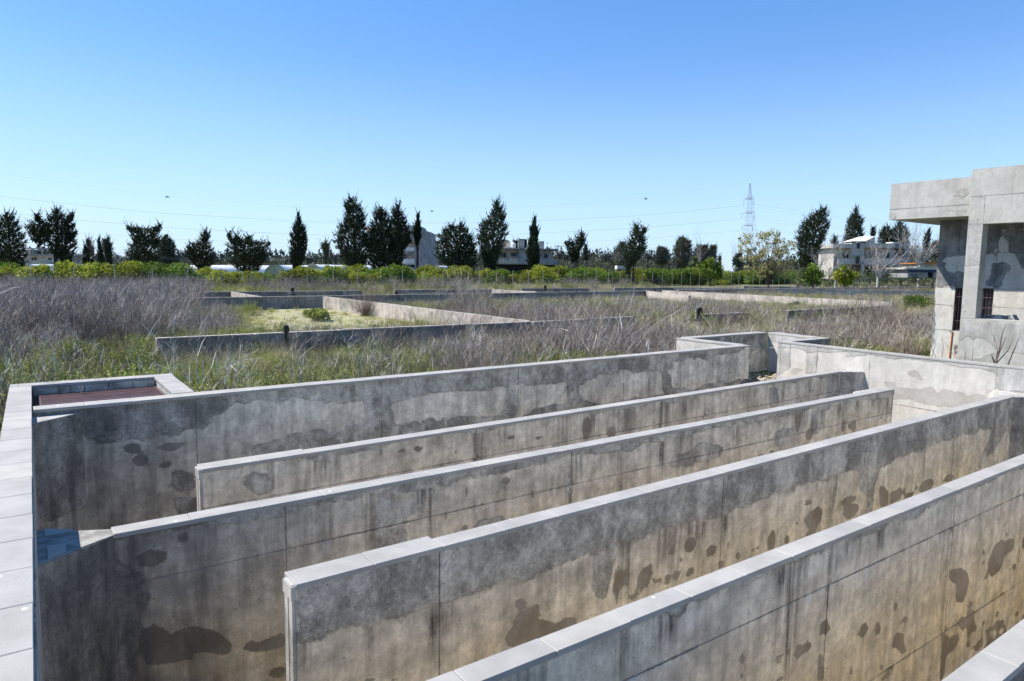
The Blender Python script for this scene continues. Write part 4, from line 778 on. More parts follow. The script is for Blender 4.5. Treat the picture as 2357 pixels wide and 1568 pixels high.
def place_tree(name, label, cat, crop, rows, D, mat, foot=None, group=None, n=None, per=6, length=.75, leaf=(.20, .085), up=.6, gap=.2, lean=0, trunk_r=None, extra=None, jit=.35):
    x0 = foot if foot is not None else sum((r_[1] + r_[2]) / 2 for r_ in rows) / len(rows); vx0 = cv(crop, x0, 800)[0]
    rw = rowsm(crop, rows, D, vx0); h = max(q[0] for q in rw); lo = min(rw)
    if lo[0] > .8 and 'cypress in front of the grey gable' not in label and lo[0] < h * .4: rw.append((.5, lo[1] * .8 + lo[2] * .2, lo[2] * .8 + lo[1] * .2))
    base = at(vx0, 640, D); loc = (base.x, base.y, ZG)
    area = sum((rw[i][2] - rw[i][1] + rw[i + 1][2] - rw[i + 1][1]) / 2 * abs(rw[i][0] - rw[i + 1][0]) for i in range(len(rw) - 1))
    n = int(n * 2.2) if n else int(area * 40 + 40)
    t = thing(name, label, cat, loc, group)
    V, Fc = crown(rw, n, per, length, leaf, up, gap, jit=jit, spikes=9 if mat == 'conifer' else 4)
    parts = [(V, Fc)]
    for ex in (extra or []):
        r2 = rowsm(crop, ex, D, vx0); a2 = sum((r2[i][2] - r2[i][1] + r2[i + 1][2] - r2[i + 1][1]) / 2 * abs(r2[i][0] - r2[i + 1][0]) for i in range(len(r2) - 1))
        V2, F2 = crown(r2, int(a2 * 46 + 20), per, length, leaf, up, gap, jit=jit, spikes=6); parts.append((V2, F2))
    off = 0; VV = []; FF = []
    for v, f in parts: VV.append(v); FF.append(f + off); off += len(v)
    me = np_mesh('crown', np.concatenate(VV), np.concatenate(FF), M[mat]); o = link('crown', me, t); 
    o.rotation_euler.z = ROT
    tr = trunk_r or max(.08, h * .018); m = MB(); cxm = sum((q[1] + q[2]) / 2 for q in rw) / len(rw)
    top = [q for q in rw if q[0] == h][0]; tx = (top[1] + top[2]) / 2
    m.tube([(0, 0, -.3), (cxm * .2, 0, h * .3), (cxm * .6 + tx * .1, 0, h * .6), (tx * .9, 0, h * .92)], [tr * 1.2, tr, tr * .6, tr * .15], 7, cap=False)
    for k in range(7):
        zz = random.uniform(.15, .7) * h; i = min(range(len(rw)), key=lambda q: abs(rw[q][0] - zz)); s = random.choice((-1, 1)); tx2 = rw[i][1] * .8 if s < 0 else rw[i][2] * .8
        m.tube([(cxm * .3, 0, zz * .75), (tx2 * .55, random.uniform(-.6, .6), zz * .9), (tx2, random.uniform(-1, 1), zz)], [tr * .4, tr * .25, .02], 5, cap=False)
    b = bpy.data.meshes.new('trunk'); b.from_pydata([tuple(p) for p in m.v], [], m.f); b.materials.append(M['bark']); tk = link('trunk', b, t); tk.rotation_euler.z = ROT
    return t

T = place_tree
G1 = 'dark conifers beyond the field fence'
T('conifer_tree', 'dense dark conifer cut by the left edge of the picture', 'tree', 'a1', [(320, 95, 100), (350, 60, 130), (400, 22, 160), (450, 0, 178), (500, -12, 200), (550, -18, 225), (620, -18, 210), (700, -18, 212), (780, 10, 195)], 118, 'conifer', gap=.02)
T('conifer_tree', 'broad ragged dark conifer with a tall left lobe, second from the left edge', 'tree', 'a1', [(297, 515, 533), (340, 460, 560), (380, 450, 590), (430, 430, 620), (480, 410, 640), (540, 425, 640), (600, 445, 655), (660, 470, 640), (720, 490, 620), (775, 500, 600)], 118, 'conifer', foot=470, gap=.1,
  extra=[[(335, 335, 352), (380, 315, 400), (430, 275, 440), (490, 268, 440), (540, 285, 430), (575, 330, 400), (610, 335, 350)], [(322, 640, 660), (360, 600, 650), (400, 570, 640)], [(480, 665, 682), (520, 600, 670), (560, 560, 640)], [(420, 640, 658), (450, 600, 650)]])
T('conifer_tree', 'dark conifer with windswept branches reaching up to the right', 'tree', 'a1', [(455, 1170, 1360), (500, 1145, 1370), (560, 1155, 1385), (620, 1135, 1365), (660, 1105, 1340), (720, 1120, 1350), (780, 1210, 1290)], 116, 'conifer', gap=.1,
  extra=[[(428, 1388, 1402), (450, 1330, 1385), (480, 1290, 1370)], [(445, 1105, 1118), (480, 1125, 1180)], [(448, 1165, 1178), (490, 1160, 1210)], [(452, 1200, 1215), (480, 1200, 1240)], [(555, 1350, 1385), (600, 1320, 1385)]])
T('conifer_tree', 'stubby dark conifer with a knobbly top, between two wider conifers', 'tree', 'a1', [(475, 1765, 1788), (510, 1732, 1805), (550, 1725, 1800), (590, 1645, 1795), (640, 1612, 1812), (690, 1617, 1828), (740, 1640, 1848), (785, 1690, 1790)], 116, 'conifer', gap=.08)
T('conifer_tree', 'wide low dark conifer with three spiky tips, left of the slim cypress', 'tree', 'a1', [(560, 1975, 2260), (600, 1960, 2290), (640, 1965, 2305), (690, 1990, 2318), (735, 1985, 2290), (785, 2010, 2240), (835, 2110, 2205), (890, 2150, 2175)], 112, 'conifer', gap=.08,
  extra=[[(495, 1968, 1978), (540, 1965, 2010), (580, 1975, 2050)], [(512, 2033, 2042), (550, 2010, 2080), (580, 2000, 2100)], [(520, 2140, 2148), (560, 2110, 2170)], [(580, 2308, 2322), (605, 2270, 2310)], [(550, 2060, 2130), (580, 2050, 2180)]])
T('cypress_tree', 'tall slim dense cypress standing alone, left of the middle', 'cypress', 'a2', [(330, 422, 426), (380, 405, 448), (420, 392, 460), (450, 378, 483), (520, 360, 488), (600, 350, 498), (680, 348, 490), (760, 356, 450), (820, 370, 415), (860, 382, 395)], 108, 'cypress', gap=0, up=1.6, length=.6, leaf=(.17, .05), n=900, jit=.2)
T('conifer_tree', 'small leaning conifer between the cypress and the tallest tree', 'tree', 'a2', [(570, 652, 662), (600, 608, 688), (640, 625, 682), (690, 635, 665), (770, 645, 655)], 140, 'conifer', gap=.05)
T('conifer_tree', 'tallest tree, grey-dark conifer left of the flat building', 'tree', 'a2', [(205, 868, 892), (250, 815, 930), (300, 815, 982), (360, 812, 998), (420, 782, 1008), (480, 755, 1018), (560, 738, 1018), (620, 762, 1018), (700, 775, 1008), (760, 805, 980), (825, 930, 970)], 116, 'conifer', gap=.10, up=1.0)
T('conifer_tree', 'dense dark conifer standing directly before the block of flats, left of its twin', 'tree', 'a2', [(285, 1122, 1132), (330, 1065, 1180), (400, 1035, 1220), (480, 1022, 1245), (560, 1002, 1290), (650, 1010, 1300), (720, 1005, 1300), (790, 1045, 1290)], 116, 'conifer', gap=.05, up=1.0)
T('conifer_tree', 'spire-topped dark conifer covering the left side of the block of flats', 'tree', 'a2', [(260, 1264, 1273), (310, 1230, 1290), (360, 1215, 1325), (420, 1220, 1348), (500, 1225, 1380), (560, 1240, 1395), (620, 1250, 1340), (700, 1210, 1310), (785, 1190, 1300)], 114, 'conifer', gap=.06, up=1.0)
T('cypress_tree', 'thin bare-stemmed cypress in front of the grey gable of the flats', 'cypress', 'a2', [(335, 1438, 1444), (400, 1422, 1454), (460, 1407, 1468), (520, 1402, 1468), (575, 1408, 1458), (600, 1420, 1445)], 116, 'cypress', gap=.03, up=1.4, length=.6, n=260)
T('conifer_tree', 'broad round-shouldered dark conifer right of the flats', 'tree', 'a2', [(440, 1690, 1830), (470, 1650, 1880), (510, 1605, 1915), (560, 1592, 1945), (640, 1592, 1955), (720, 1620, 1958), (785, 1690, 1935)], 116, 'conifer', gap=.06,
  extra=[[(412, 1800, 1810), (450, 1775, 1830)], [(432, 1725, 1738), (460, 1690, 1750)]])
T('conifer_tree', 'tall pointed dark conifer beside the house with water tanks', 'tree', 'a2', [(225, 2103, 2107), (270, 2090, 2130), (330, 2050, 2188), (400, 1978, 2192), (480, 1952, 2202), (560, 1950, 2165), (640, 1960, 2165), (720, 1982, 2130), (785, 2010, 2110)], 117, 'conifer', gap=.06, up=.9)
T('cypress_tree', 'triple-spired slim cypress in front of the house with water tanks', 'cypress', 'a3', [(365, 284, 290), (400, 271, 300), (460, 262, 305), (540, 240, 322), (620, 222, 340), (700, 222, 340), (770, 240, 320)], 122, 'cypress', gap=0, up=1.6, length=.6, n=520, jit=.2, extra=[[(440, 256, 264), (500, 248, 280)], [(455, 306, 314), (520, 295, 326)]])
T('conifer_tree', 'sparse see-through conifer right of the house with water tanks', 'tree', 'a3', [(490, 692, 702), (540, 660, 712), (570, 640, 733), (610, 560, 708), (650, 565, 690), (700, 592, 680), (740, 600, 660)], 128, 'conifer', n=230, gap=.2, extra=[[(565, 548, 556), (600, 550, 600)], [(560, 600, 612), (600, 590, 640)]])
T('conifer_tree', 'dark layered conifer alone between middle and pylon', 'tree', 'a3', [(430, 1148, 1156), (460, 1143, 1180), (510, 1092, 1235), (570, 1087, 1240), (620, 1062, 1250), (680, 1058, 1200), (740, 1062, 1180), (800, 1075, 1110)], 120, 'conifer', gap=.06, extra=[[(448, 1212, 1240), (500, 1190, 1238)]])
T('conifer_tree', 'large leaning dark conifer left of the grey house', 'tree', 'a4', [(290, 570, 620), (330, 522, 642), (400, 442, 650), (460, 402, 640), (540, 382, 625), (620, 392, 600), (700, 402, 560), (775, 430, 520)], 140, 'conifer', gap=.05, up=1.0)
T('conifer_tree', 'dark conifer with a pointed crown rising behind the grey house', 'tree', 'a4', [(283, 870, 878), (340, 852, 900), (400, 805, 945), (450, 800, 930), (520, 792, 955), (580, 790, 900), (700, 800, 880)], 190, 'conifer', gap=.05, up=.9)
T('cypress_tree', 'slim cypress behind the bare trees near the concrete building', 'cypress', 'a4', [(460, 1510, 1518), (520, 1477, 1524), (600, 1470, 1520), (700, 1475, 1515)], 190, 'cypress', gap=0, up=1.4, n=260)
for lab, rows in (('cluster conifer directly right of the white hipped roof', [(450, 1120, 1135), (500, 1092, 1170), (580, 1085, 1200), (700, 1100, 1190)]), ('tallest conifer of the cluster behind the grey house', [(405, 1252, 1266), (450, 1215, 1300), (500, 1190, 1335), (580, 1180, 1340), (700, 1190, 1330)]), ('short conifer in the gap of the cluster behind the grey house', [(445, 1158, 1166), (500, 1150, 1190), (590, 1140, 1240), (700, 1150, 1230)]),
                  ('conifer low behind the bare trees beside the concrete building', [(565, 1572, 1600), (620, 1532, 1612), (700, 1540, 1612)]), ('wispy conifer tip left of the pale roof of the grey house', [(530, 705, 715), (580, 680, 740), (680, 690, 735)]), ('thin brownish tree tip behind the white hipped roof', [(450, 1022, 1040), (490, 1016, 1050), (560, 1020, 1048)])):
    T('conifer_tree', lab, 'tree', 'a4', rows, 195, 'conifer', gap=.05, up=1.2)
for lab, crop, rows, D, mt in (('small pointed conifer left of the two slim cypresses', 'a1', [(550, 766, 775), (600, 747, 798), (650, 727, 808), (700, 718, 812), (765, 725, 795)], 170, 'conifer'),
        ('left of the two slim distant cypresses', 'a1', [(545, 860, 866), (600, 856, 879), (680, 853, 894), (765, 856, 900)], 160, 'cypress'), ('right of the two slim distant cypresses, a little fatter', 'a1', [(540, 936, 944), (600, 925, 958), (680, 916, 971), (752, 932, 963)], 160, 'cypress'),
        ('blue-grey rounded tree behind the windswept conifer', 'a1', [(515, 1430, 1445), (560, 1385, 1488), (620, 1352, 1508), (700, 1350, 1513), (760, 1370, 1508)], 230, 'hazed_leaf'),
        ('small dark spire beside the sparse conifer', 'a3', [(600, 724, 732), (650, 710, 745), (720, 705, 765)], 170, 'hazed_leaf'), ('small pointed cypress below the distant gap of sky', 'a3', [(702, 1876, 1882), (740, 1868, 1890), (775, 1864, 1892)], 200, 'cypress'),
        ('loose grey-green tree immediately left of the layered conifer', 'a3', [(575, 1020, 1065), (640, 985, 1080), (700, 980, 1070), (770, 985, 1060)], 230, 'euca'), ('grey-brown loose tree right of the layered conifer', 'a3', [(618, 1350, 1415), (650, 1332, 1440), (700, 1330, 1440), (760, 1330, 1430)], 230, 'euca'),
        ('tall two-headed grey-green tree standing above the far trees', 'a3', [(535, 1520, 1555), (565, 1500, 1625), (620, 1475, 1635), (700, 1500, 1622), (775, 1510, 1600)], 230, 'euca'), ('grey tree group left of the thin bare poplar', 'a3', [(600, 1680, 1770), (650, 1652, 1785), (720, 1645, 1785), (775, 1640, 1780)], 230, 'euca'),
        ('brownish airy tree at the right end of the far trees', 'a3', [(602, 1785, 1843), (660, 1775, 1845), (720, 1770, 1855)], 230, 'euca'), ('dark small tree at the foot of the pylon', 'a3', [(670, 2030, 2060), (710, 1990, 2070), (780, 1985, 2070)], 190, 'hazed_leaf'),
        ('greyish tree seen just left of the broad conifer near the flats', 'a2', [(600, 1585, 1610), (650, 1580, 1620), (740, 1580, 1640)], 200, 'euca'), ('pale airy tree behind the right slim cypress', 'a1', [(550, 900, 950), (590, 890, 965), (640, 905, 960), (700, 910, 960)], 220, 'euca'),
        ('dark tree peeking out behind the roof tanks', 'a3', [(565, 110, 150), (600, 105, 155), (640, 105, 150)], 200, 'hazed_leaf')):
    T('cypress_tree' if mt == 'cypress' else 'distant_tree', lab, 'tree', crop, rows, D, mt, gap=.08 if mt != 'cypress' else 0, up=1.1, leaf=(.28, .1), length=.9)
# yellow leaved tree and its neighbours
def leafy_tree(label, crop, base, rows, D, mat, n, seed, leaf=(.2, .13), blobs=26, limbs=True, name='yellow_leaved_tree'):
    vx0 = cv(crop, *base)[0]; rw = rowsm(crop, rows, D, vx0); b0 = at(vx0, 640, D); t = thing(name, label, 'tree', (b0.x, b0.y, ZG)); r = random.Random(seed)
    H = np.array([q[0] for q in sorted(rw)]); Lf = np.array([q[1] for q in sorted(rw)]); Rt = np.array([q[2] for q in sorted(rw)])
    m = MB(); C = []
    for k in range(blobs):
        z = r.uniform(H[0], H[-1]); l, q = np.interp(z, H, Lf), np.interp(z, H, Rt); x = r.uniform(l + .3, max(l + .35, q - .3)); y = r.uniform(-1, 1) * (q - l) * .35
        C.append((x, y, z, r.uniform(.35, .85)))
        mid = Vector((x * .35, y * .35, 1.2 + (z - 1.2) * .45)) if z > 1.3 else Vector((x * .4, y * .4, z * .6 + .4)); 
        if k % 4 == 0: m.tube([(x * .06, y * .05, 1.0 + .2 * r.random()), mid, (x, y, z)], [.10, .06, .02], 5, cap=False)
        else: m.tube([mid * .6 + Vector((x, y, z)) * .4, (x, y, z)], [.035, .012], 4, cap=False)
    m.tube([(0, 0, -.3), (.05, 0, .6), (0, 0, 1.3)], [.24, .2, .17], 8, cap=False)
    b = bpy.data.meshes.new('trunk'); b.from_pydata([tuple(p) for p in m.v], [], m.f); b.materials.append(M['bark']); link('trunk', b, t).rotation_euler.z = ROT
    C = np.array(C); k = rng.integers(0, len(C), n); d = unit(rng.normal(0, 1, (n, 3))); P = C[k, :3] + d * (C[k, 3] * rng.uniform(.3, 1.15, n))[:, None]
    V, Fc = leaf_cloud(P, d, rng.uniform(.7, 1.3, n) * leaf[0], rng.uniform(.7, 1.3, n) * leaf[1], .9); link('crown', np_mesh('crown', V, Fc, M[mat]), t).rotation_euler.z = ROT; return t
leafy_tree('large open tree with sparse yellow leaves in front of the pylon', 'a4', (160, 880), [(500, -60, 220), (540, -85, 330), (600, -95, 360), (660, -90, 375), (720, -80, 385), (780, -60, 340), (830, 20, 330), (880, 80, 320)], 118, 'poplar', 5200, 5, blobs=110, leaf=(.15, .10))
leafy_tree('round citrus tree with shiny leaves, taller than the orchard row, below the far grey trees', 'a3', (1800, 850), [(725, 1790, 1860), (760, 1700, 1915), (820, 1680, 1920), (860, 1690, 1915), (900, 1700, 1900)], 128, 'citrus_dark', 2600, 6, blobs=22, name='citrus_tree')
leafy_tree('pale green round tree left of the tall citrus tree', 'a3', (1660, 780), [(705, 1640, 1690), (740, 1622, 1705), (780, 1625, 1700)], 150, 'bush', 700, 8, blobs=10, name='round_tree')
leafy_tree('yellow-green rounded bush-like tree before the grey house', 'a4', (815, 905), [(785, 770, 850), (820, 735, 900), (870, 725, 910), (905, 735, 900), (940, 745, 890)], 108, 'citrus', 2000, 9, blobs=18, name='citrus_tree')
leafy_tree('dark green rounded shrub left of the grey house', 'a4', (545, 860), [(790, 500, 590), (830, 450, 620), (880, 450, 630), (930, 450, 630)], 118, 'citrus_dark', 1300, 10, blobs=14, name='dark_shrub')

def bare_tree(label, crop, base, tips, D, seed, r0=.16, mat='bare_bark', name='bare_tree', lift=0.0):
    vb = cv(crop, *base); b0 = at(vb[0], 640, D); t = thing(name, label, 'tree', (b0.x, b0.y, ZG)); r = random.Random(seed); m = MB(); zb = max(0, at(vb[0], vb[1], D).z - ZG)
    m.tube([(0, 0, -.2), (0, 0, zb * .6 + .3), (0, 0, zb + .35)], [r0 * 1.2, r0, r0 * .9], 7, cap=False)
    bm2 = MB()
    for (tx, ty) in tips:
        v = cv(crop, tx, ty); p = Vector(((v[0] - vb[0]) * D / F, r.uniform(-1, 1) * 1.5, at(v[0], v[1], D).z - ZG)); s = Vector((0, 0, zb + .15)); dlt = p - s
        pts = [s]; 
        for k in range(1, 6): pts.append(s + dlt * (k / 5) + Vector((r.uniform(-1, 1), r.uniform(-1, 1), r.uniform(-.3, .8))) * .12 * dlt.length * (.5 if k < 5 else 0))
        bm2.tube(pts, [r0 * .5 * (1 - k / 5.6) for k in range(6)], 5, cap=False)
        for k in range(1, 6):
            for q in range(1 + k % 2): twig_tree(bm2, pts[k].copy(), (dlt.normalized() + Vector((r.uniform(-1, 1), r.uniform(-1, 1), r.uniform(-.4, .8))) * .8).normalized(), dlt.length * r.uniform(.18, .34), r0 * .16, 2, r, .55, .08)
    b = bpy.data.meshes.new('trunk'); b.from_pydata([tuple(p) for p in m.v], [], m.f); b.materials.append(M[mat]); link('trunk', b, t).rotation_euler.z = ROT
    b = bpy.data.meshes.new('branches'); b.from_pydata([tuple(p) for p in bm2.v], [], bm2.f); b.materials.append(M[mat]); link('branches', b, t).rotation_euler.z = ROT; return t
bare_tree('wide leafless pale fig tree in front of the grey house', 'a4', (1100, 900), [(1000, 690), (1040, 660), (1090, 650), (1130, 640), (1180, 650), (1230, 670), (1290, 720), (1300, 760), (1000, 760), (985, 720), (1150, 700), (1230, 760)], 120, 1, .2)
bare_tree('leafless pale tree between the grey house and the concrete building', 'a4', (1450, 790), [(1290, 560), (1320, 540), (1350, 520), (1400, 560), (1440, 570), (1500, 590), (1560, 590), (1600, 590), (1590, 640), (1330, 620), (1380, 500), (1540, 640), (1420, 640)], 130, 2, .2)
bare_tree('small leafless pale tree left of the yellow-green rounded tree', 'a4', (735, 885), [(650, 800), (680, 740), (720, 700), (750, 680), (770, 700), (640, 830), (700, 820), (765, 760)], 112, 3, .09)
bare_tree('leafless brushy tree spreading left of the grey house', 'a4', (600, 790), [(500, 700), (540, 670), (600, 640), (660, 620), (700, 640), (740, 650), (780, 640), (520, 740), (650, 700), (740, 610)], 132, 4, .12)
bare_tree('tall thin leafless poplar among the far grey trees', 'a3', (1702, 770), [(1700, 545), (1692, 590), (1712, 580), (1688, 640), (1718, 640), (1695, 700)], 200, 5, .12)
bare_tree('thin leafless poplar near the foot of the pylon', 'a3', (2005, 770), [(2008, 610), (1998, 640), (2015, 640), (1995, 690)], 200, 6, .09)
bare_tree('brown leafless tangle left of the second slim cypress', 'a1', (830, 765), [(800, 640), (830, 620), (860, 650), (880, 690), (790, 700)], 165, 7, .1, mat='brown_twig')
bare_tree('grey-pink leafless brush right of the two slim cypresses', 'a1', (1040, 765), [(990, 690), (1020, 670), (1060, 670), (1100, 690), (1000, 720), (1120, 720)], 165, 8, .08)
bare_tree('grey-pink leafless brush left of the small pointed conifer', 'a1', (675, 765), [(640, 700), (670, 680), (700, 700), (690, 730)], 160, 9, .08, mat='brown_twig')

# ------------------------------------------------------------------ orchard of citrus trees
near = [(-60, 'at the left edge'), (95, 'below the second conifer'), (235, 'under the two slim distant cypresses'), (335, 'before the windswept conifer'), (420, 'before the white greenhouse'), (465, 'below the stubby conifer'), (570, 'below the wide low conifer'), (640, 'between the wide conifer and the tall cypress'), (720, 'right of the tall cypress'),
        (810, 'below the tallest conifer'), (890, 'before the block of flats'), (980, 'below the grey gable of the flats'), (1060, 'below the round-shouldered conifer'), (1130, 'below the pointed conifer'), (1200, 'before the house with water tanks'), (1290, 'right of the house with water tanks'), (1370, 'before the utility poles'), (1460, 'below the layered conifer'), (1560, 'below the far grey trees'), (1650, 'near the tall citrus tree'), (1740, 'under the yellow-leaved tree')]
cit = []
for k in range(5):
    rx = [1.9, 1.6, 2.1, 1.75, 1.5][k]; V, Fc = ball_crown(rx, 1.3, 1.25, 3600, leaf=(.13, .075), lumps=15)
    me = np_mesh('crown', V, Fc, M['citrus']); me2 = np_mesh('crown', V, Fc, M['citrus_dark']); m = MB(); m.tube([(0, 0, -.1), (0, 0, .9)], [.1, .07], 6)
    tb = bpy.data.meshes.new('trunk'); tb.from_pydata([tuple(p) for p in m.v], [], m.f); tb.materials.append(M['bark']); cit.append((me, me2, tb))
FA = Vector((0.2, 72.1)); FB = Vector((130.8, 92.5)); FE = (FB - FA).normalized(); FN = Vector((-FE.y, FE.x))
rs = random.Random(11); CT = {}
for row, (off, sp) in enumerate(((3.2, 3.1), (7.5, 3.3), (12.0, 3.6), (17.5, 4.2))):
    s = -30 + rs.uniform(0, 2)
    while s < 170:
        s += sp * rs.uniform(.85, 1.25); p = FA + FE * s + FN * (off + rs.uniform(-.7, .7)); v = proj((p.x, p.y, -1))
        if v[0] < -40 or v[0] > 1850 or rs.random() < .04: continue
        if row > 1 and v[0] < 700 and rs.random() < .6: continue
        if row == 0 and (660 < v[0] < 668 or 700 < v[0] < 712 or 370 < v[0] < 400): continue
        k = rs.randrange(5); right = v[0] > 1250; dark = rs.random() < (.65 if right else .3)
        lab = min(near, key=lambda q: abs(q[0] - v[0]))[1]
        col = 'dark green' if dark else 'yellow-green'
        rowname = ['first row behind the fence', 'second row', 'third row', 'rear row'][row]
        t = thing('citrus_tree', f'{col} citrus tree, {rowname}, {lab}', 'citrus tree', (p.x, p.y, ZG), f'{col} citrus trees, {rowname}, {lab}')
        sc = rs.uniform(.85, 1.16) * (1.0 if not right else 1.12) * (.80 if 350 < v[0] < 720 and row > 0 else 1)
        CT.setdefault(t['label'], []).append((v[0], t))
        o = link('crown', cit[k][1 if dark else 0], t); o2 = link('trunk', cit[k][2], t); t.scale = (sc, sc, sc * rs.uniform(.92, 1.1)); t.rotation_euler.z = rs.uniform(0, 6.28)
for lab, L_ in CT.items():
    if len(L_) > 1:
        for o_, (vx_, t) in zip(('leftmost', 'second', 'third', 'fourth', 'fifth', 'sixth', 'seventh', 'eighth', 'ninth'), sorted(L_, key=lambda q: q[0])): t['label'] = (o_ + (' from left, ' if o_ != 'leftmost' else ', ') + lab.replace(' behind the fence', '')); t['group'] = lab
# yellow flowering bushes before the fence
def shrub(label, crop, px, py, wpx, hpx, z=ZG, mat='bush', n=900, name='shrub', flowers=None, leaf=(.07, .035), lumps=8):
    v = cv(crop, px, py); p = onz(v[0], v[1], ZG); D = -(RM.transposed() @ p).z; k = CR[crop][2] / K * D / F; rx = wpx * k / 2; rz = hpx * k / 2
    t = thing(name, label, 'shrub', (p.x, p.y, ZG)); V, Fc = ball_crown(rx, rz * 1.15, rz * .95, n, leaf=leaf, lumps=lumps, hollow=.15); link('foliage', np_mesh('foliage', V, Fc, M[mat]), t)
    m = MB()
    for q in range(9):
        a = q * .7; m.tube([(0, 0, -.05), (math.cos(a) * rx * .4, math.sin(a) * rx * .4, rz * .7), (math.cos(a) * rx * .75, math.sin(a) * rx * .75, rz * 1.4)], [.02, .014, .006], 4, cap=False)
    b = bpy.data.meshes.new('stems'); b.from_pydata([tuple(x) for x in m.v], [], m.f); b.materials.append(M['brown_twig']); link('stems', b, t)
    if flowers: V, Fc = ball_crown(rx * 1.05, rz * 1.2, rz, flowers, leaf=(.05, .04), lumps=lumps, hollow=.6); link('flowers', np_mesh('flowers', V, Fc, M['yellow_flower']), t)
    return t
shrub('yellow flowering bush before the fence, left of its round neighbour', 'b3', 1560, 180, 90, 55, flowers=260, mat='bush_green')
shrub('rounder bright yellow flowering bush before the fence', 'b3', 1760, 183, 90, 50, flowers=420, mat='bush_green')
shrub('low yellowish bush between the two yellow flowering bushes', 'b3', 1655, 185, 90, 40, mat='bush_green', flowers=60)
shrub('bright green low bush with orange-yellow dots beside the concrete building', 'b4', 1440, 410, 290, 120, mat='bush_green', flowers=120, n=3200, lumps=14)
shrub('grey-green bush before the citrus trees, right of the leaning stake', 'b3', 1200, 185, 150, 75, n=1500)
shrub('bright green low bush in front of the grey-green bush', 'b3', 1130, 190, 110, 45, mat='bush_green')
shrub('low green cushion bush near the central far wall', 'b3', 580, 200, 130, 30, mat='bush_green')
shrub('grey-green bush right of the fence gap in the middle', 'b2', 1030, 215, 150, 75, n=1500)
shrub('dull grey bush left of centre in front of the fence', 'b2', 560, 205, 130, 90, n=1400)
shrub('small dull green bush before the far central wall', 'b2', 920, 205, 100, 60)
shrub('grey-green feathery bush beside the concrete building, far behind', 'b4', 1430, 210, 180, 75, n=1500)
shrub('bushy grey-green mound below the bare fig tree', 'b4', 420, 195, 230, 55, n=1500)
shrub('bright green patch-like low bush right of the fig tree foot', 'b4', 660, 210, 120, 45, mat='bush_green')
shrub('green spiky bush behind the square-ended low wall', 'b4', 380, 400, 130, 75, mat='bush', n=1300)
shrub('second green spiky bush right of the square-ended low wall', 'b4', 620, 380, 90, 50, mat='bush', n=700)
shrub('green mound in the clearing left of the sunlit diagonal wall', 'b2', 520, 460, 250, 90, mat='herb', n=2200, lumps=12)
shrub('large twiggy green bush behind the grated box', 'b1', 560, 880, 330, 260, mat='herb', n=5200, leaf=(.030, .013), lumps=16)
shrub('tall green bush left of the low wall end', 'b1', 820, 800, 220, 200, mat='herb', n=2800, leaf=(.030, .013), lumps=12)
shrub('leafy green bush right of the grated box, close behind the long back tank wall', 'b1', 1700, 900, 260, 130, mat='herb', n=2600, leaf=(.028, .012), lumps=12)
shrub('leafy green bush against the nearest low wall, right of the pipe stub', 'b2', 520, 720, 260, 170, mat='herb', n=2800, leaf=(.028, .012), lumps=12)
shrub('green herb mound at the far left edge beside the tank end wall', 'b1', 60, 900, 240, 160, mat='bush_green', n=2600, leaf=(.028, .012), lumps=10)
shrub('fresh green bush before the low wall, centre', 'b2', 1780, 790, 220, 130, mat='herb', n=2400, leaf=(.028, .012), lumps=10)
shrub('grey-green shrub behind the outlet chamber, middle of the field', 'b3', 1780, 540, 170, 110, mat='bush', n=2400, leaf=(.035, .016), lumps=10)
shrub('brown-green shrub left of the concrete building', 'b4', 1050, 640, 230, 200, mat='bush', n=2200, leaf=(.03, .012), lumps=12)

# ------------------------------------------------------------------ weeds: clumps scattered over the field
def clump_set(specs, mat, r):
    col = bpy.data.collections.new('clumps'); 
    for i, sp in enumerate(specs):
        V, Fq = clump(r=r, **sp); me = np_mesh('clump', [tuple(v) for v in V], Fq, M[mat]); o = bpy.data.objects.new('clump_%02d' % i, me); col.objects.link(o)
    return col
def scatter(name, label, col, pts, scl, tilt=.22):
    n = len(pts); me = bpy.data.meshes.new(name); me.from_pydata([tuple(p) for p in pts], [], [])
    for nm, tp, ar in (('rot', 'FLOAT', rng.uniform(0, 6.283, n)), ('tx', 'FLOAT', rng.normal(0, tilt, n)), ('sc', 'FLOAT', np.asarray(scl)), ('ix', 'INT', rng.integers(0, 1000, n))):
        a = me.attributes.new(nm, tp, 'POINT'); a.data.foreach_set('value', ar.astype(np.int32 if tp == 'INT' else np.float32))
    o = link(name, me); ng = bpy.data.node_groups.new(name, 'GeometryNodeTree'); ng.interface.new_socket('Geometry', in_out='INPUT', socket_type='NodeSocketGeometry'); ng.interface.new_socket('Geometry', in_out='OUTPUT', socket_type='NodeSocketGeometry')
    N = ng.nodes; gi = N.new('NodeGroupInput'); go = N.new('NodeGroupOutput'); ip = N.new('GeometryNodeInstanceOnPoints'); ci = N.new('GeometryNodeCollectionInfo'); ci.inputs[0].default_value = col; ci.inputs['Separate Children'].default_value = True; ci.inputs['Reset Children'].default_value = True
    def na(nm, dt='FLOAT'): q = N.new('GeometryNodeInputNamedAttribute'); q.data_type = dt; q.inputs[0].default_value = nm; return q.outputs[0]
    cx = N.new('ShaderNodeCombineXYZ'); L = ng.links.new; L(na('tx'), cx.inputs[0]); L(na('rot'), cx.inputs[2])
    L(gi.outputs[0], ip.inputs['Points']); L(ci.outputs[0], ip.inputs['Instance']); ip.inputs['Pick Instance'].default_value = True; L(na('ix', 'INT'), ip.inputs['Instance Index']); L(cx.outputs[0], ip.inputs['Rotation']); L(na('sc'), ip.inputs['Scale']); L(ip.outputs[0], go.inputs[0])
    md = o.modifiers.new('scatter', 'NODES'); md.node_group = ng; tag(o, label, kind='stuff'); return o
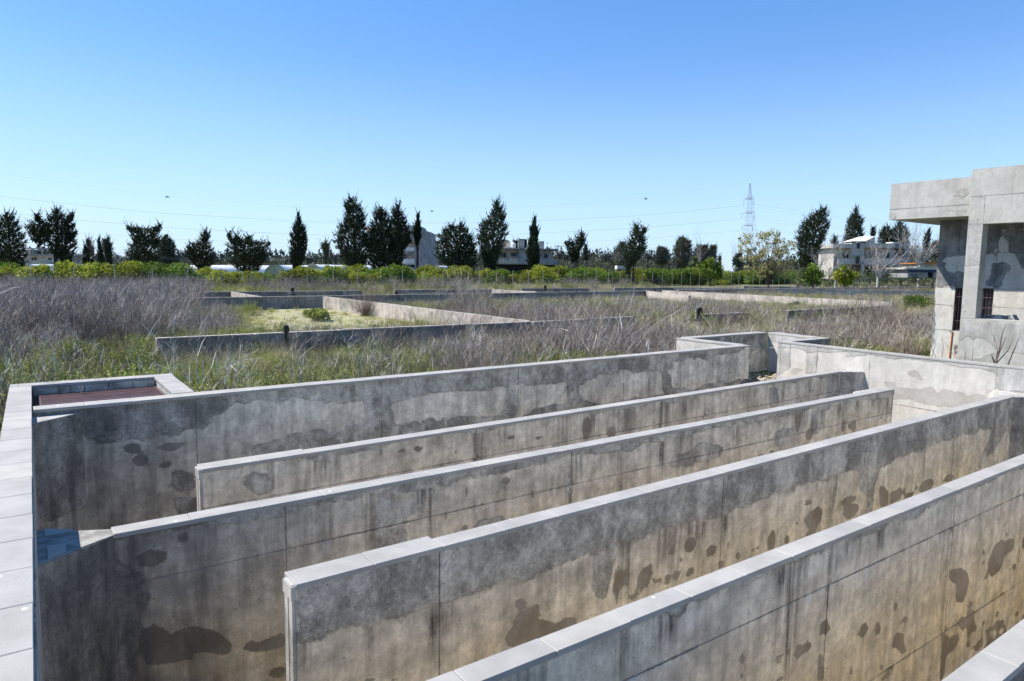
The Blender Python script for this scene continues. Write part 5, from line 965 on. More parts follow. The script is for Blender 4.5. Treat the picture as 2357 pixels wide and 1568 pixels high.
def clump(n, h, spread, lean, wd, r, segs=4, twigs=0, twl=.25, leaves=0, leaf=(.03, .012), curve=.3, hvar=.35, bend=(0, 0)):
    V = []; Fq = []
    for i in range(n):
        a = r.uniform(0, 6.283); rr_ = spread * math.sqrt(r.random()); p = Vector((math.cos(a) * rr_, math.sin(a) * rr_, -.03)); H = h * r.uniform(1 - hvar, 1 + hvar * .5)
        b = r.uniform(0, 6.283); d = Vector((math.cos(b) * lean * r.random() + bend[0], math.sin(b) * lean * r.random() + bend[1], 1)).normalized(); cv_ = Vector((r.uniform(-1, 1), r.uniform(-1, 1), -.25)) * curve
        s = Vector((-math.sin(a + 1), math.cos(a + 1), 0)); pts = [p]
        for k in range(segs): d = (d + cv_ / segs * (k + 1) * .6).normalized(); p = p + d * (H / segs); pts.append(p)
        n0 = len(V)
        for k, q in enumerate(pts): ww = wd * (1 - .75 * k / segs); V += [q - s * ww, q + s * ww]
        for k in range(segs): Fq.append((n0 + 2 * k, n0 + 2 * k + 1, n0 + 2 * k + 3, n0 + 2 * k + 2))
        for k in range(twigs):
            q = pts[r.randrange(1, segs + 1)]; dd = (d * .5 + Vector((r.uniform(-1, 1), r.uniform(-1, 1), r.uniform(-.2, 1.0)))).normalized() * twl * r.uniform(.5, 1.2) * h; n1 = len(V); m_ = q + dd * .55 + Vector((0, 0, .03)); V += [q - s * wd * .5, q + s * wd * .5, m_ - s * wd * .4, m_ + s * wd * .4, q + dd - s * wd * .15, q + dd + s * wd * .15]; Fq += [(n1, n1 + 1, n1 + 3, n1 + 2), (n1 + 2, n1 + 3, n1 + 5, n1 + 4)]
        for k in range(leaves):
            j = r.uniform(.15, 1) * segs; j0 = min(segs - 1, int(j)); q = pts[j0].lerp(pts[j0 + 1], j - j0); u = Vector((r.uniform(-1, 1), r.uniform(-1, 1), r.uniform(-.2, .9))).normalized(); w2 = u.cross(Vector((r.uniform(-1, 1), r.uniform(-1, 1), r.uniform(-1, 1)))).normalized(); c = q + u * leaf[0]; n1 = len(V); V += [c - u * leaf[0], c + w2 * leaf[1], c + u * leaf[0], c - w2 * leaf[1]]; Fq.append((n1, n1 + 1, n1 + 2, n1 + 3))
    return V, Fq
rc = random.Random(21)
def lone_bush(label, crop, px, py, h, n, mat, seed):
    q = onz(*cv(crop, px, py), ZG); V, Fq = clump(n, h, .12, 1.9, .006, random.Random(seed), 4, 12, .32, curve=.08); t = thing('dry_bush', label, 'bush', (q.x, q.y, ZG)); m = bpy.data.meshes.new('twigs'); m.from_pydata([tuple(p) for p in V], [], Fq); m.materials.append(M[mat]); m.shade_flat(); link('twigs', m, t); b2 = MB(); b2.tube([(0, 0, -.05), (0, 0, .12)], [.03, .02], 6); m2 = bpy.data.meshes.new('stump'); m2.from_pydata([tuple(p) for p in b2.v], [], b2.f); m2.materials.append(M['bark']); link('stump', m2, t)
lone_bush('fan-shaped brown leafless bush in the clearing against the sunlit diagonal wall', 'b2', 900, 420, 1.5, 150, 'brown_twig', 1)
lone_bush('pinkish leafless brushy bush behind the sunlit diagonal wall', 'b2', 1700, 400, 2.3, 220, 'dry', 2)
lone_bush('twiggy grey bush just behind the middle of the long back tank wall', 'b2', 1720, 800, .9, 120, 'dry_pale', 3)
lone_bush('tall fanning grey bush left of the outlet chamber', 'b3', 900, 740, 1.3, 160, 'dry', 4)
lone_bush('dense brown twiggy bush left of the concrete building', 'b4', 1150, 660, 1.5, 220, 'brown_twig', 5)
lone_bush('brown twiggy bush nearer the concrete building corner', 'b4', 1330, 640, 1.2, 160, 'brown_twig', 6)
C_DRY = clump_set([dict(n=30, h=h, spread=.10, lean=l, wd=.0045, segs=3, twigs=11, twl=.34, curve=c_ * .4, hvar=.45) for h, l, c_ in ((1.0, 1.3, .12), (.9, 1.7, .18), (1.05, .9, .10), (.8, 2.2, .2))] + [dict(n=16, h=1.0, spread=.42, lean=.6, wd=.0045, segs=3, twigs=10, twl=.3, curve=.05, hvar=.5)], 'dry', rc)
C_PALE = clump_set([dict(n=12, h=h, spread=.3, lean=l, wd=.0055, segs=5, twigs=5, twl=.3, curve=.2) for h, l in ((.9, .7), (1.1, .5), (.7, 1.0))], 'dry_pale', rc)
C_BROWN = clump_set([dict(n=30, h=.8, spread=.08, lean=1.6, wd=.006, segs=4, twigs=9, twl=.3, curve=.12) for k in range(3)], 'brown_twig', rc)
C_STRAW = clump_set([dict(n=60, h=h, spread=.3, lean=.55, wd=.0045, segs=4, curve=.7) for h in (.55, .7, .45)], 'straw', rc)
C_HERB = clump_set([dict(n=26, h=h, spread=.22, lean=.7, wd=.005, segs=4, leaves=30, leaf=(.028, .012), curve=.2) for h in (.6, .75, .5)], 'herb', rc)
C_GRASS = clump_set([dict(n=70, h=h, spread=.32, lean=.5, wd=.0055, segs=3, curve=.8) for h in (.35, .45)], 'grass', rc)

fwd = Vector((-(A_.z), -(B_.z))).normalized(); rgt = Vector((fwd.y, -fwd.x))
def sample(n, r0, r1, a0=-42, a1=42, pw=1.0):
    r = (rng.uniform(0, 1, n) * (r1 ** pw - r0 ** pw) + r0 ** pw) ** (1 / pw); th = np.radians(rng.uniform(a0, a1, n))
    x = r * (np.cos(th) * fwd.x + np.sin(th) * rgt.x); y = r * (np.cos(th) * fwd.y + np.sin(th) * rgt.y); return x, y, r
clearing = [(p.x, p.y) for p in sandp]
def blocked(x, y):
    if x > -.45 and x < 14.7 and y < 9.45: return True
    if -.45 < x < 1.95 and y < 11.25: return True
    if 12.4 < x < 16.8 and y < 11.5: return True
    if x > 14 and y < 7.0 and x < 17.2: return rng.random() < .97
    if x > 17 and y < 9.0: return True
    return False
fw = np.array(FW)
def wall_gap(x, y):
    ax, ay, bx, by = fw.T; ex, ey = bx - ax, by - ay; L = ex * ex + ey * ey; t = np.clip(((x - ax) * ex + (y - ay) * ey) / L, 0, 1); return np.min(np.hypot(x - ax - t * ex, y - ay - t * ey))
fence_s = lambda x, y: (Vector((x, y)) - FA).dot(FN)
layers = {k: ([], []) for k in ('dry', 'pale', 'brown', 'straw', 'herb', 'grass')}
def put(k, x, y, s): layers[k][0].append((x, y, ZG)); layers[k][1].append(s)
sdA = lambda x, y, P: sdf_poly(np.array([x]), np.array([y]), P)[0]
F1a, F1b = (fw[0][0], fw[0][1]), (fw[0][2], fw[0][3])
def grow(x, y, r, keep):
    if blocked(x, y): return
    fs = fence_s(x, y)
    if fs > 1.5: return
    g_ = wall_gap(x, y)
    if g_ < .22: return
    vx, vy = proj((x, y, ZG)); n1 = noise.noise(Vector((x * .11, y * .11, 3))); n2 = noise.noise(Vector((x * .35, y * .35, 9))); n3 = noise.noise(Vector((x * 1.1, y * 1.1, 5)))
    sd = sdA(x, y, clearing); big = 1.0 if r < 40 else 1.25
    if rng.random() > keep: return
    cap = 1.3
    if 2.2 < x < 15.5 and 11 < y < F1a[1]: cap = .42 + .45 * max(0, (F1a[1] - y) / 8)      # lower growth in front of the nearest wall
    if r > 17: cap = min(cap, .85)
    if r > 24: cap = min(cap, .68)
    if r > 45: cap = min(cap, .52)
    if sd > -.8:
        if sd > 0.5 and rng.random() < .72: return
        put('grass' if rng.random() < .7 else 'straw', x, y, rng.uniform(.25, .55)); return
    if r > 50 and fs > -11:            # rough strip along the fence
        q = rng.random(); put('straw' if q < .42 + n1 else ('dry' if q < .7 else ('herb' if q < .88 else 'grass')), x, y, rng.uniform(.9, 1.5)); return
    leftmass = (vx < 470 - max(0, vy - 690) * .9 and r > 15 and vy < 815)
    if leftmass:
        q = rng.random(); put('dry' if q < .80 else ('pale' if q < .9 else 'brown'), x, y, rng.uniform(1.05, 1.45) * (1 if r < 45 else 1)); return
    green = (n1 * 1.3 + n2 * .7) + (.62 if r < 19 and vx < 1300 else (.02 if r > 22 else .22)) + (.3 if vx < 150 and r < 15 else 0)
    q = rng.random() + n3 * .25
    if green > .22:
        k = 'herb' if q < .54 else ('straw' if q < .67 else ('grass' if q < .84 else ('brown' if q < .93 else 'pale')))
    elif green > -.05:
        k = 'straw' if q < .26 else ('dry' if q < .58 else ('herb' if q < .78 else ('pale' if q < .87 else 'brown')))
    else:
        k = 'dry' if q < .62 else ('brown' if q < .78 else ('pale' if q < .90 else 'straw'))
    s = rng.uniform(.65, 1.15) * (1 + n2 * .3)
    if r > 24 and g_ < 3.5: cap = min(cap, .34 + .04 * g_)
    if vx > 1250 and r < 45 and not (r > 24 and g_ < 3.5): cap = max(cap, .72 if r > 24 else .9)
    if k in ('dry', 'brown'): s *= 1 + .75 * n3
    if k in ('dry', 'brown', 'pale', 'herb'): s = min(s, cap * (1.05 + .5 * max(0, n3)))
    put(k, x, y, s)
for (n, r0, r1, keep) in ((2900, 9.3, 17, 1), (6200, 17, 34, 1), (9500, 34, 62, 1), (11500, 62, 112, 1)):
    X, Y, R_ = sample(n, r0, r1, pw=1.6)
    for x, y, r in zip(X, Y, R_): grow(float(x), float(y), float(r), keep)
# low growth that hides the feet of some walls
for wi, hgt, dens in ((0, .85, 8), (1, 1.0, 7), (2, 1.15, 9), (3, 1.1, 9), (7, .6, 3), (13, .65, 4), (17, .9, 6), (18, .8, 4), (12, .6, 3), (16, .7, 3.5)):
    ax, ay, bx, by = FW[wi]; L = math.hypot(bx - ax, by - ay); ex, ey = (bx - ax) / L, (by - ay) / L; nx, ny = ey, -ex
    if nx * ax + ny * ay > 0: nx, ny = -nx, -ny
    for q in range(int(L * dens)):
        s_ = rng.uniform(0, L); o_ = rng.uniform(.3, 1.3); put(['dry', 'straw', 'herb', 'brown', 'dry'][rng.integers(0, 5)], ax + ex * s_ + nx * o_, ay + ey * s_ + ny * o_, hgt * rng.uniform(.75, 1.15))
# mixed undergrowth farther out
X, Y, R_ = sample(7500, 20, 70, pw=1.6)
for x, y, r in zip(X, Y, R_):
    x, y = float(x), float(y); g_ = wall_gap(x, y); q = noise.noise(Vector((x * .13, y * .13, 7))) + .5 * noise.noise(Vector((x * .5, y * .5, 2)))
    if blocked(x, y) or g_ < .25 or fence_s(x, y) > 0 or sdA(x, y, clearing) > -.3 or q < -.02: continue
    put('straw' if q < .16 or rng.random() < .3 else ('herb' if rng.random() < .45 else 'grass'), x, y, min(rng.uniform(.7, 1.25), .5 if g_ < 3 else 9))
# dense short grass close behind the tank so no soil shows
X, Y, R_ = sample(5200, 9.3, 24, pw=1.5)
for x, y, r in zip(X, Y, R_):
    x, y = float(x), float(y)
    if blocked(x, y) or wall_gap(x, y) < .2 or sdA(x, y, clearing) > -.5: continue
    put('grass' if noise.noise(Vector((x * .4, y * .4, 1))) > -.05 else 'straw', x, y, rng.uniform(.5, 1.0))
NAMES = {'dry': ('dry_weeds', 'dry grey-purple weed stems filling the field', C_DRY), 'pale': ('bleached_stems', 'bleached bent weed stems scattered through the field', C_PALE), 'brown': ('brown_brush', 'brown twiggy undergrowth in the field', C_BROWN),
         'straw': ('straw_grass', 'straw-coloured grass between the dry weeds', C_STRAW), 'herb': ('green_herbs', 'leafy green herbs growing among dry stems', C_HERB), 'grass': ('grass', 'short green grass at the foot of the weeds', C_GRASS)}
for k, (p, s) in layers.items(): scatter(NAMES[k][0], NAMES[k][1], NAMES[k][2], p, s)
# a few single plants that stand out
def tall_weed(label, crop, pts_list, dist, mat='dry_pale', w_=.012):
    m = MB(); b = None
    for pts in pts_list:
        P = [at(*cv(crop, *q), dist + rc.uniform(-.4, .4)) for q in pts]; b = b or P[0]; m.tube(P, [w_ * (1 - .7 * i / (len(P) - 1)) for i in range(len(P))], 4, cap=False)
    return tag(rebase(m.build('tall_weed', M[mat]), (b.x, b.y, ZG)), label, 'weed')
tall_weed('fan of tall bleached stems leaning right in front of the scrub, middle of the field', 'b3', [[(700, 700), (640, 600), (540, 540), (470, 515)], [(730, 700), (760, 560), (700, 420), (640, 330)], [(800, 700), (830, 560), (860, 430)], [(880, 700), (900, 560), (980, 460)], [(960, 690), (1050, 560), (1180, 470), (1280, 430)], [(1000, 690), (1100, 590), (1240, 470), (1420, 370), (1530, 340)], [(1050, 690), (1150, 560), (1300, 450)], [(860, 700), (800, 520), (790, 420)], [(920, 700), (960, 520), (940, 400)], [(980, 700), (1010, 560), (1090, 430), (1200, 390)]], 17, w_=.011)
tall_weed('two thin tall stakes of dead weed rising before the fence, right of the middle', 'b3', [[(730, 290), (745, 200), (750, 110)], [(920, 290), (985, 170), (1005, 90)], [(1010, 380), (1050, 240), (1070, 120)], [(880, 260), (885, 160), (880, 70)]], 33, w_=.02)
tall_weed('bleached branching dead stalk lying in the grass below the low wall', 'b1', [[(1600, 990), (1680, 880), (1760, 820), (1850, 790)], [(1700, 870), (1640, 800), (1590, 780)], [(1760, 820), (1740, 760), (1650, 745)], [(1800, 800), (1870, 860), (1900, 900)], [(1620, 960), (1700, 930), (1800, 900)], [(1780, 810), (1900, 770), (2060, 745)]], 13.3, w_=.008)
tall_weed('long bleached stalk arching in from the left edge', 'b1', [[(-20, 690), (100, 620), (220, 565), (300, 550)], [(-20, 650), (40, 590), (70, 560)], [(-10, 250), (100, 200), (160, 190)]], 20, w_=.008)
# ------------------------------------------------------------------ wire fence in front of the orchard
t = thing('wire_fence', 'long wire fence on thin grey posts in front of the citrus trees', 'fence', (FA.x, FA.y, ZG))
pm = None; s = -32.0
while s < 175:
    p = FA + FE * s; v = proj((p.x, p.y, -1))
    if -30 < v[0] < 2200:
        z1 = -.26 + .38 * max(0, min(1, s / 132)); h = z1 - ZG
        if pm is None: o_ = Vector((FA.x, FA.y, ZG)); pm = MB().tube([o_ + Vector(q) for q in ((0, 0, -.3), (0, 0, 1.0 * h - .12), (.12, -.10, h))], .035, 5).build('fence_post', M['galv'], t); pm.location = (p.x - FA.x, p.y - FA.y, 0)
        else: link('fence_post', pm.data, t, (p.x - FA.x, p.y - FA.y, 0)).scale.z = h / 2.34
    s += 3.22
for zz, rd in ((.62, .012), (1.05, .010), (1.35, .018), (1.8, .010)):
    MB().tube([(FA.x + FE.x * q - .0, FA.y + FE.y * q, ZG + zz + .1 * max(0, q / 132)) for q in (-32, 0, 44, 88, 132, 175)], rd, 4).build('fence_wire', M['wire'], t)

# ------------------------------------------------------------------ distant buildings
def pbox(t, name, mat, x0, x1, ytop, ybot, D0, D1, crop):
    """box whose front face is measured in the picture at camera depth D0 and which runs back to D1"""
    a = cv(crop, x0, ytop); b = cv(crop, x1, ybot); P = []
    k = HR; fx = Vector((-k.y, k.x, 0)); zt = at((a[0] + b[0]) / 2, a[1], D0).z; zb = at((a[0] + b[0]) / 2, b[1], D0).z
    A = at(a[0], a[1], D0); Bq = at(b[0], a[1], D0); A = Vector((A.x, A.y)); Bq = Vector((Bq.x, Bq.y)); f2 = Vector((fx.x, fx.y)) * (D1 - D0)
    m = MB().prism([tuple(A), tuple(Bq), tuple(Bq + f2), tuple(A + f2)], zb, zt)
    return m.build(name, M[mat], t)
def bld(name, label, crop, x, D, cat='house'):
    v = cv(crop, x, 800); b = at(v[0], 640, D); return thing(name, label, cat, (b.x, b.y, ZG))
def win(t, crop, x0, x1, y0, y1, D, mat='window', frame=True):
    w_ = pbox(t, 'window', mat, x0, x1, y0, y1, D - .04, D + .1, crop)
    if frame:
        for q in ((x0 - 2, x1 + 2, y1, y1 + 2), ((x0 + x1) / 2 - .8, (x0 + x1) / 2 + .8, y0, y1)):
            f = pbox(t, 'frame', 'white', *q, D - .10, D - .045, crop); f.parent = w_; f.location = -w_.location
# left house
D = 150; h = bld('concrete_house', 'low unfinished concrete house half hidden by the ragged conifers, far left', 'a1', 340, D)
pbox(h, 'wall', 'plaster', 232, 480, 690, 830, D, D + 9, 'a1'); pbox(h, 'wall', 'plaster', 205, 231, 700, 830, D + 1, D + 8, 'a1'); pbox(h, 'roof_slab', 'plaster_grey', 218, 484, 680, 690, D - .8, D + 9.5, 'a1')
win(h, 'a1', 268, 310, 708, 733, D); win(h, 'a1', 412, 440, 710, 733, D); win(h, 'a1', 365, 380, 706, 713, D, frame=False)
pbox(h, 'balcony', 'plaster', 345, 484, 758, 790, D - 1.6, D - .01, 'a1'); pbox(h, 'roof_room', 'plaster', 215, 262, 640, 679, D + 2, D + 6, 'a1'); pbox(h, 'canopy_slab', 'plaster_grey', 205, 286, 627, 634, D + 1, D + 6, 'a1'); pbox(h, 'canopy_post', 'plaster_grey', 276, 283, 634, 679, D + 1.2, D + 1.5, 'a1')
pbox(h, 'roof_tank', 'black', 316, 330, 655, 679, D + 2, D + 3, 'a1')
# block of flats
D = 138; h = bld('apartment_block', 'three-storey block of flats with a big grey gable, behind the dark conifers', 'a2', 1450, D, 'building')
def prism_px(t, name, mat, foot, z0, z1):   # footprint as (x px, depth)
    P = [at(cv('a2', x, 600)[0], 600, d) for x, d in foot]; return MB().prism([(p.x, p.y) for p in P], z0, z1).build(name, M[mat], t)
zz = lambda y, d=D: at(cv('a2', 1450, y)[0], cv('a2', 1450, y)[1], d).z
gab = MB(); 
def gp(x, y, d): return at(*cv('a2', x, y), d)
fr = [gp(1412, 860, D), gp(1412, 440, D), gp(1463, 440, D), gp(1466, 466, D), gp(1552, 492, D + 3), gp(1552, 860, D + 3)]
bk = [p + Vector((-.0, 0, 0)) + Vector((-HR.y, HR.x, 0)) * 9 for p in fr]; n_ = len(fr)
gab.add(fr + bk, [tuple(range(n_))[::-1], tuple(range(n_, 2 * n_))] + [(i, (i + 1) % n_, n_ + (i + 1) % n_, n_ + i) for i in range(n_)]); gab.build('gable_wall', M['plaster_grey'], h)
pbox(h, 'wall', 'plaster', 1000, 1411, 470, 860, D + 2.5, D + 11, 'a2'); pbox(h, 'stair_tower', 'plaster_grey', 1356, 1411, 432, 470, D + 3, D + 8, 'a2'); pbox(h, 'roof_tiles', 'rust', 975, 1040, 452, 470, D + 3, D + 9, 'a2')
for (y0, y1) in ((525, 560), (622, 655), (722, 766)):
    pbox(h, 'balcony', 'white', 1310, 1410, y0, y1, D + .8, D + 1.0, 'a2'); pbox(h, 'balcony_slab', 'plaster_grey', 1308, 1411, y1, y1 + 4, D + .7, D + 2.49, 'a2')
    pbox(h, 'balcony', 'white', 1000, 1160, y0, y1, D + .8, D + 1.0, 'a2'); 
win(h, 'a2', 1314, 1336, 682, 722, D + 2.5); win(h, 'a2', 1314, 1336, 585, 622, D + 2.5); win(h, 'a2', 1030, 1060, 590, 620, D + 2.5); win(h, 'a2', 1070, 1100, 690, 722, D + 2.5); win(h, 'a2', 1360, 1395, 480, 510, D + 2.5)
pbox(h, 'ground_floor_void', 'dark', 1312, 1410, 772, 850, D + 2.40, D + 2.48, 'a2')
# low house to the right of the flats
h = bld('small_house', 'small grey house peeking out right of the flats', 'a2', 1570, 160); pbox(h, 'wall', 'plaster_grey', 1553, 1590, 690, 800, 160, 168, 'a2'); pbox(h, 'roof_slab', 'plaster', 1550, 1594, 680, 690, 159.5, 168.5, 'a2'); pbox(h, 'window', 'window', 1562, 1575, 715, 735, 159.9, 160.1, 'a2')
# house with water tanks
D = 140; h = bld('concrete_house', 'two-storey house with water tanks on the roof behind the triple-spired cypress', 'a3', 230, D)
pbox(h, 'wall', 'plaster', 10, 160, 635, 860, D + 1.5, D + 10, 'a3'); pbox(h, 'wall', 'plaster', 160, 370, 640, 860, D, D + 10, 'a3'); pbox(h, 'wall', 'white', 371, 445, 640, 860, D + 2.2, D + 10, 'a3')
pbox(h, 'roof_slab', 'plaster_grey', -30, 215, 627, 635, D - .5, D + 10.5, 'a3'); pbox(h, 'roof_slab', 'plaster_grey', 216, 500, 632, 640, D - .8, D + 10.5, 'a3')
pbox(h, 'roof_room', 'plaster', 158, 210, 553, 626, D + 1, D + 6, 'a3'); pbox(h, 'roof_room', 'plaster', 333, 378, 568, 631, D + 1, D + 6, 'a3'); pbox(h, 'roof_parapet', 'plaster', 160, 226, 548, 553, D + .9, D + 6.1, 'a3'); pbox(h, 'roof_opening', 'dark', 205, 232, 555, 626, D + 1.3, D + 1.4, 'a3')
pbox(h, 'pillar', 'plaster_grey', 165, 178, 640, 860, D - .3, D - .01, 'a3'); pbox(h, 'pillar', 'plaster_grey', 346, 356, 640, 860, D - .3, D - .01, 'a3'); pbox(h, 'pillar', 'plaster_grey', 440, 446, 640, 725, D - .3, D, 'a3')
win(h, 'a3', 14, 50, 670, 710, D + 1.5); win(h, 'a3', 94, 133, 670, 699, D + 1.5); win(h, 'a3', 382, 402, 676, 712, D + 2.2, 'blue')
pbox(h, 'balcony', 'plaster', -40, 148, 716, 760, D - 1.2, D - 1.0, 'a3'); pbox(h, 'balcony', 'plaster_grey', 345, 505, 722, 764, D - 1.2, D - 1.0, 'a3'); pbox(h, 'balcony_slab', 'plaster_grey', -40, 505, 761, 766, D - 1.0, D - .01, 'a3'); pbox(h, 'balcony', 'plaster_grey', 149, 240, 718, 762, D - 1.2, D - 1.0, 'a3')
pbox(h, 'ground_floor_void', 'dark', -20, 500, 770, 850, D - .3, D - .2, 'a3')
def tank(label, x, y0, y1, wpx, D, mat, crop='a3'):
    v = cv(crop, x, (y0 + y1) / 2); b = at(v[0], cv(crop, x, y1)[1], D); zt2 = at(v[0], cv(crop, x, y0)[1], D).z; r = wpx * CR[crop][2] / K * D / F / 2; t = thing('water_tank', label, 'water tank', tuple(b), 'water tanks on the roof'); H = zt2 - b.z
    MB().tube([b + Vector((0, 0, z * H)) for z in (0, .04, .1, .75, .88, .95)], [r * .95, r, r, r, r * .8, r * .35], 14).build('tank_body', M[mat], t, True); MB().tube([b + Vector((0, 0, H * .95)), b + Vector((0, 0, H))], r * .3, 10).build('lid', M[mat], t)
tank('tall white cylindrical water tank on the roof, nearest the roof room', 115, 578, 627, 38, D + 3, 'tank'); tank('lower beige water tank on the roof, left of the taller white one', 68, 592, 627, 32, D + 3, 'white')
t = thing('satellite_dish', 'large dark satellite dish on the left end of the house roof', 'satellite dish', tuple(at(*cv('a3', 40, 627), D + 1)))
p = at(*cv('a3', 42, 592), D + 1); q = at(*cv('a3', 40, 628), D + 1); MB().tube([q, p], .05, 6).build('mast', M['dish'], t)
dm = MB(); ax = (Vector((-.6, -.5, .6))).normalized(); a1_ = ax.cross(Vector((0, 0, 1))).normalized(); a2_ = ax.cross(a1_); R_d = 1.15; rings = [(0, -.28), (.4, -.24), (.75, -.12), (1, 0)]
dm.v.append(tuple(p + ax * -.28)); 
for (rr_, dz) in rings[1:]:
    for k in range(18): a = k * math.pi / 9; dm.v.append(tuple(p + a1_ * math.cos(a) * R_d * rr_ + a2_ * math.sin(a) * R_d * rr_ + ax * dz))
for k in range(18): dm.f.append((0, 1 + k, 1 + (k + 1) % 18))
for j in range(2):
    for k in range(18): dm.f.append((1 + j * 18 + k, 1 + (j + 1) * 18 + k, 1 + (j + 1) * 18 + (k + 1) % 18, 1 + j * 18 + (k + 1) % 18))
d_ = dm.build('dish_reflector', M['dish'], t); so_ = d_.modifiers.new('thickness', 'SOLIDIFY'); so_.thickness = .04
MB().tube([p + a2_ * R_d, p + ax * .8], .025, 5).build('feed_arm', M['dish'], t)
# chair on the balcony
t = thing('balcony_chair', 'small dark chair on the balcony of the house with water tanks', 'chair', tuple(at(*cv('a3', 410, 722), D - .5))); b = at(*cv('a3', 410, 722), D - .5)
MB().box(b.x - .22, b.x + .22, b.y - .22, b.y + .22, b.z + .38, b.z + .43).build('seat', M['blue'], t); MB().box(b.x - .22, b.x + .22, b.y + .17, b.y + .22, b.z + .44, b.z + .85).build('backrest', M['blue'], t)
for sx in (-.2, .2):
    for sy in (-.2, .2): MB().box(b.x + sx - .02, b.x + sx + .02, b.y + sy - .02, b.y + sy + .02, b.z, b.z + .38).build('leg', M['blue'], t)
# grey house at the right
D = 168; h = bld('grey_house', 'grey two-storey house with a small white hipped roof, right of the leaning conifer', 'a4', 1000, D)
pbox(h, 'wall', 'plaster', 725, 872, 630, 900, D + 1.5, D + 10, 'a4'); pbox(h, 'stair_tower', 'render', 876, 988, 585, 770, D - .2, D + 9, 'a4'); pbox(h, 'wall', 'plaster', 990, 1240, 628, 900, D + 2, D + 10, 'a4'); pbox(h, 'wall', 'plaster_grey', 1241, 1370, 628, 900, D + 3.5, D + 10, 'a4')
pbox(h, 'roof_slab', 'render', 715, 875, 592, 628, D - .4, D + 10, 'a4'); pbox(h, 'roof_slab', 'render', 989, 1250, 588, 626, D - .4, D + 10, 'a4'); pbox(h, 'roof_slab', 'plaster_grey', 1251, 1380, 590, 628, D + 1.4, D + 10, 'a4'); pbox(h, 'roof_slab', 'render', 660, 714, 600, 628, D + 3, D + 9, 'a4')
pbox(h, 'roof_box', 'white', 1226, 1288, 577, 588, D + 1, D + 4, 'a4'); pbox(h, 'window', 'window', 922, 948, 580, 634, D - .3, D - .21, 'a4'); win(h, 'a4', 800, 862, 677, 717, D + 1.5); win(h, 'a4', 1030, 1080, 665, 717, D + 2); win(h, 'a4', 1150, 1200, 665, 717, D + 2)
pbox(h, 'door', 'window', 917, 943, 697, 765, D - .3, D - .21, 'a4'); pbox(h, 'doorway_recess', 'dark', 1255, 1335, 640, 717, D + 3.3, D + 3.49, 'a4'); pbox(h, 'lintel', 'plaster_grey', 878, 978, 694, 700, D - .5, D - .31, 'a4')
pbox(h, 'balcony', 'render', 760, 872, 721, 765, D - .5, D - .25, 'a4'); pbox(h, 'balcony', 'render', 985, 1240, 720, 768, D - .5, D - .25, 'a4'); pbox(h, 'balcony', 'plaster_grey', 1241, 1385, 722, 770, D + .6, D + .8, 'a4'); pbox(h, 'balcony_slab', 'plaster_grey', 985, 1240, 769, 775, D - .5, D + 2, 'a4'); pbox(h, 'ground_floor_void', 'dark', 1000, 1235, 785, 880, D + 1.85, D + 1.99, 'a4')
pbox(h, 'pillar', 'render', 963, 985, 766, 880, D - .4, D, 'a4'); pbox(h, 'pillar', 'plaster_grey', 1335, 1345, 628, 722, D + .9, D + 1.3, 'a4')
# hipped white roof
e0, e1 = at(*cv('a4', 874, 574), D - .5), at(*cv('a4', 996, 574), D - .5); r0_, r1_ = at(*cv('a4', 945, 530), D + 2.2), at(*cv('a4', 1078, 528), D + 2.2); f_ = Vector((-HR.y, HR.x, 0)) * 5.5; e2 = at(*cv('a4', 1076, 574), D + 2)
hm = MB(); V_ = [e0, e1, r1_, r0_, e0 + f_, e1 + f_, e2]; hm.add([e0, e1, e1 + Vector((0, 0, .12)), e0 + Vector((0, 0, .12))], [(0, 1, 2, 3)]); hm.add([e0 + Vector((0, 0, .1)), e1 + Vector((0, 0, .1)), r1_, r0_, e0 + f_, e1 + f_], [(0, 1, 2, 3), (3, 2, 5, 4), (0, 3, 4), (1, 5, 2), (0, 4, 5, 1)])
rf = hm.build('hipped_roof', M['white'], h); pbox(h, 'roof_gable_wall', 'render', 996, 1076, 545, 587, D + 1.5, D + 6, 'a4')
t = thing('roof_aerial', 'old rack-like aerial on the left of the grey house roof', 'aerial', tuple(at(*cv('a4', 745, 592), D))); 
for pts in ([(745, 592), (745, 532)], [(735, 530), (800, 527)], [(800, 537), (900, 532)], [(780, 592), (805, 538)], [(890, 590), (880, 533)]): MB().tube([at(*cv('a4', *q), D + 1) for q in pts], .05, 5).build('aerial_rod', M['wire'], t)
# block shed
D = 120; h = bld('block_shed', 'low block-built shed with a flat pale roof, left of the concrete building', 'a4', 1480, D, 'shed')
pbox(h, 'wall', 'plaster_grey', 1362, 1530, 815, 885, D, D + 6, 'a4'); pbox(h, 'wall', 'plaster_grey', 1585, 1625, 815, 885, D, D + 6, 'a4'); pbox(h, 'roof_slab', 'render', 1350, 1640, 797, 814, D - .6, D + 6.5, 'a4'); pbox(h, 'doorway_recess', 'dark', 1530, 1585, 820, 885, D + .5, D + .7, 'a4'); pbox(h, 'lintel', 'blue', 1365, 1600, 818, 838, D - .1, D - .02, 'a4')
for i in range(7):
    for j in range(2): pbox(h, 'concrete_block', 'plaster_grey', 1366 + i * 23 + j * 8, 1386 + i * 23 + j * 8, 845 + j * 16, 858 + j * 16, D - .05, D - .01, 'a4')
h = bld('brick_shed', 'long low reddish shed roof behind the block shed', 'a4', 1530, 150, 'shed'); pbox(h, 'wall', 'plaster', 1440, 1625, 765, 800, 150, 156, 'a4'); pbox(h, 'roof', 'rust', 1430, 1630, 757, 765, 149.5, 156, 'a4')
h = bld('metal_roof_shed', 'broken pale sheet roof of a shed among the citrus trees, left of the layered conifer', 'a3', 1100, 130, 'shed')
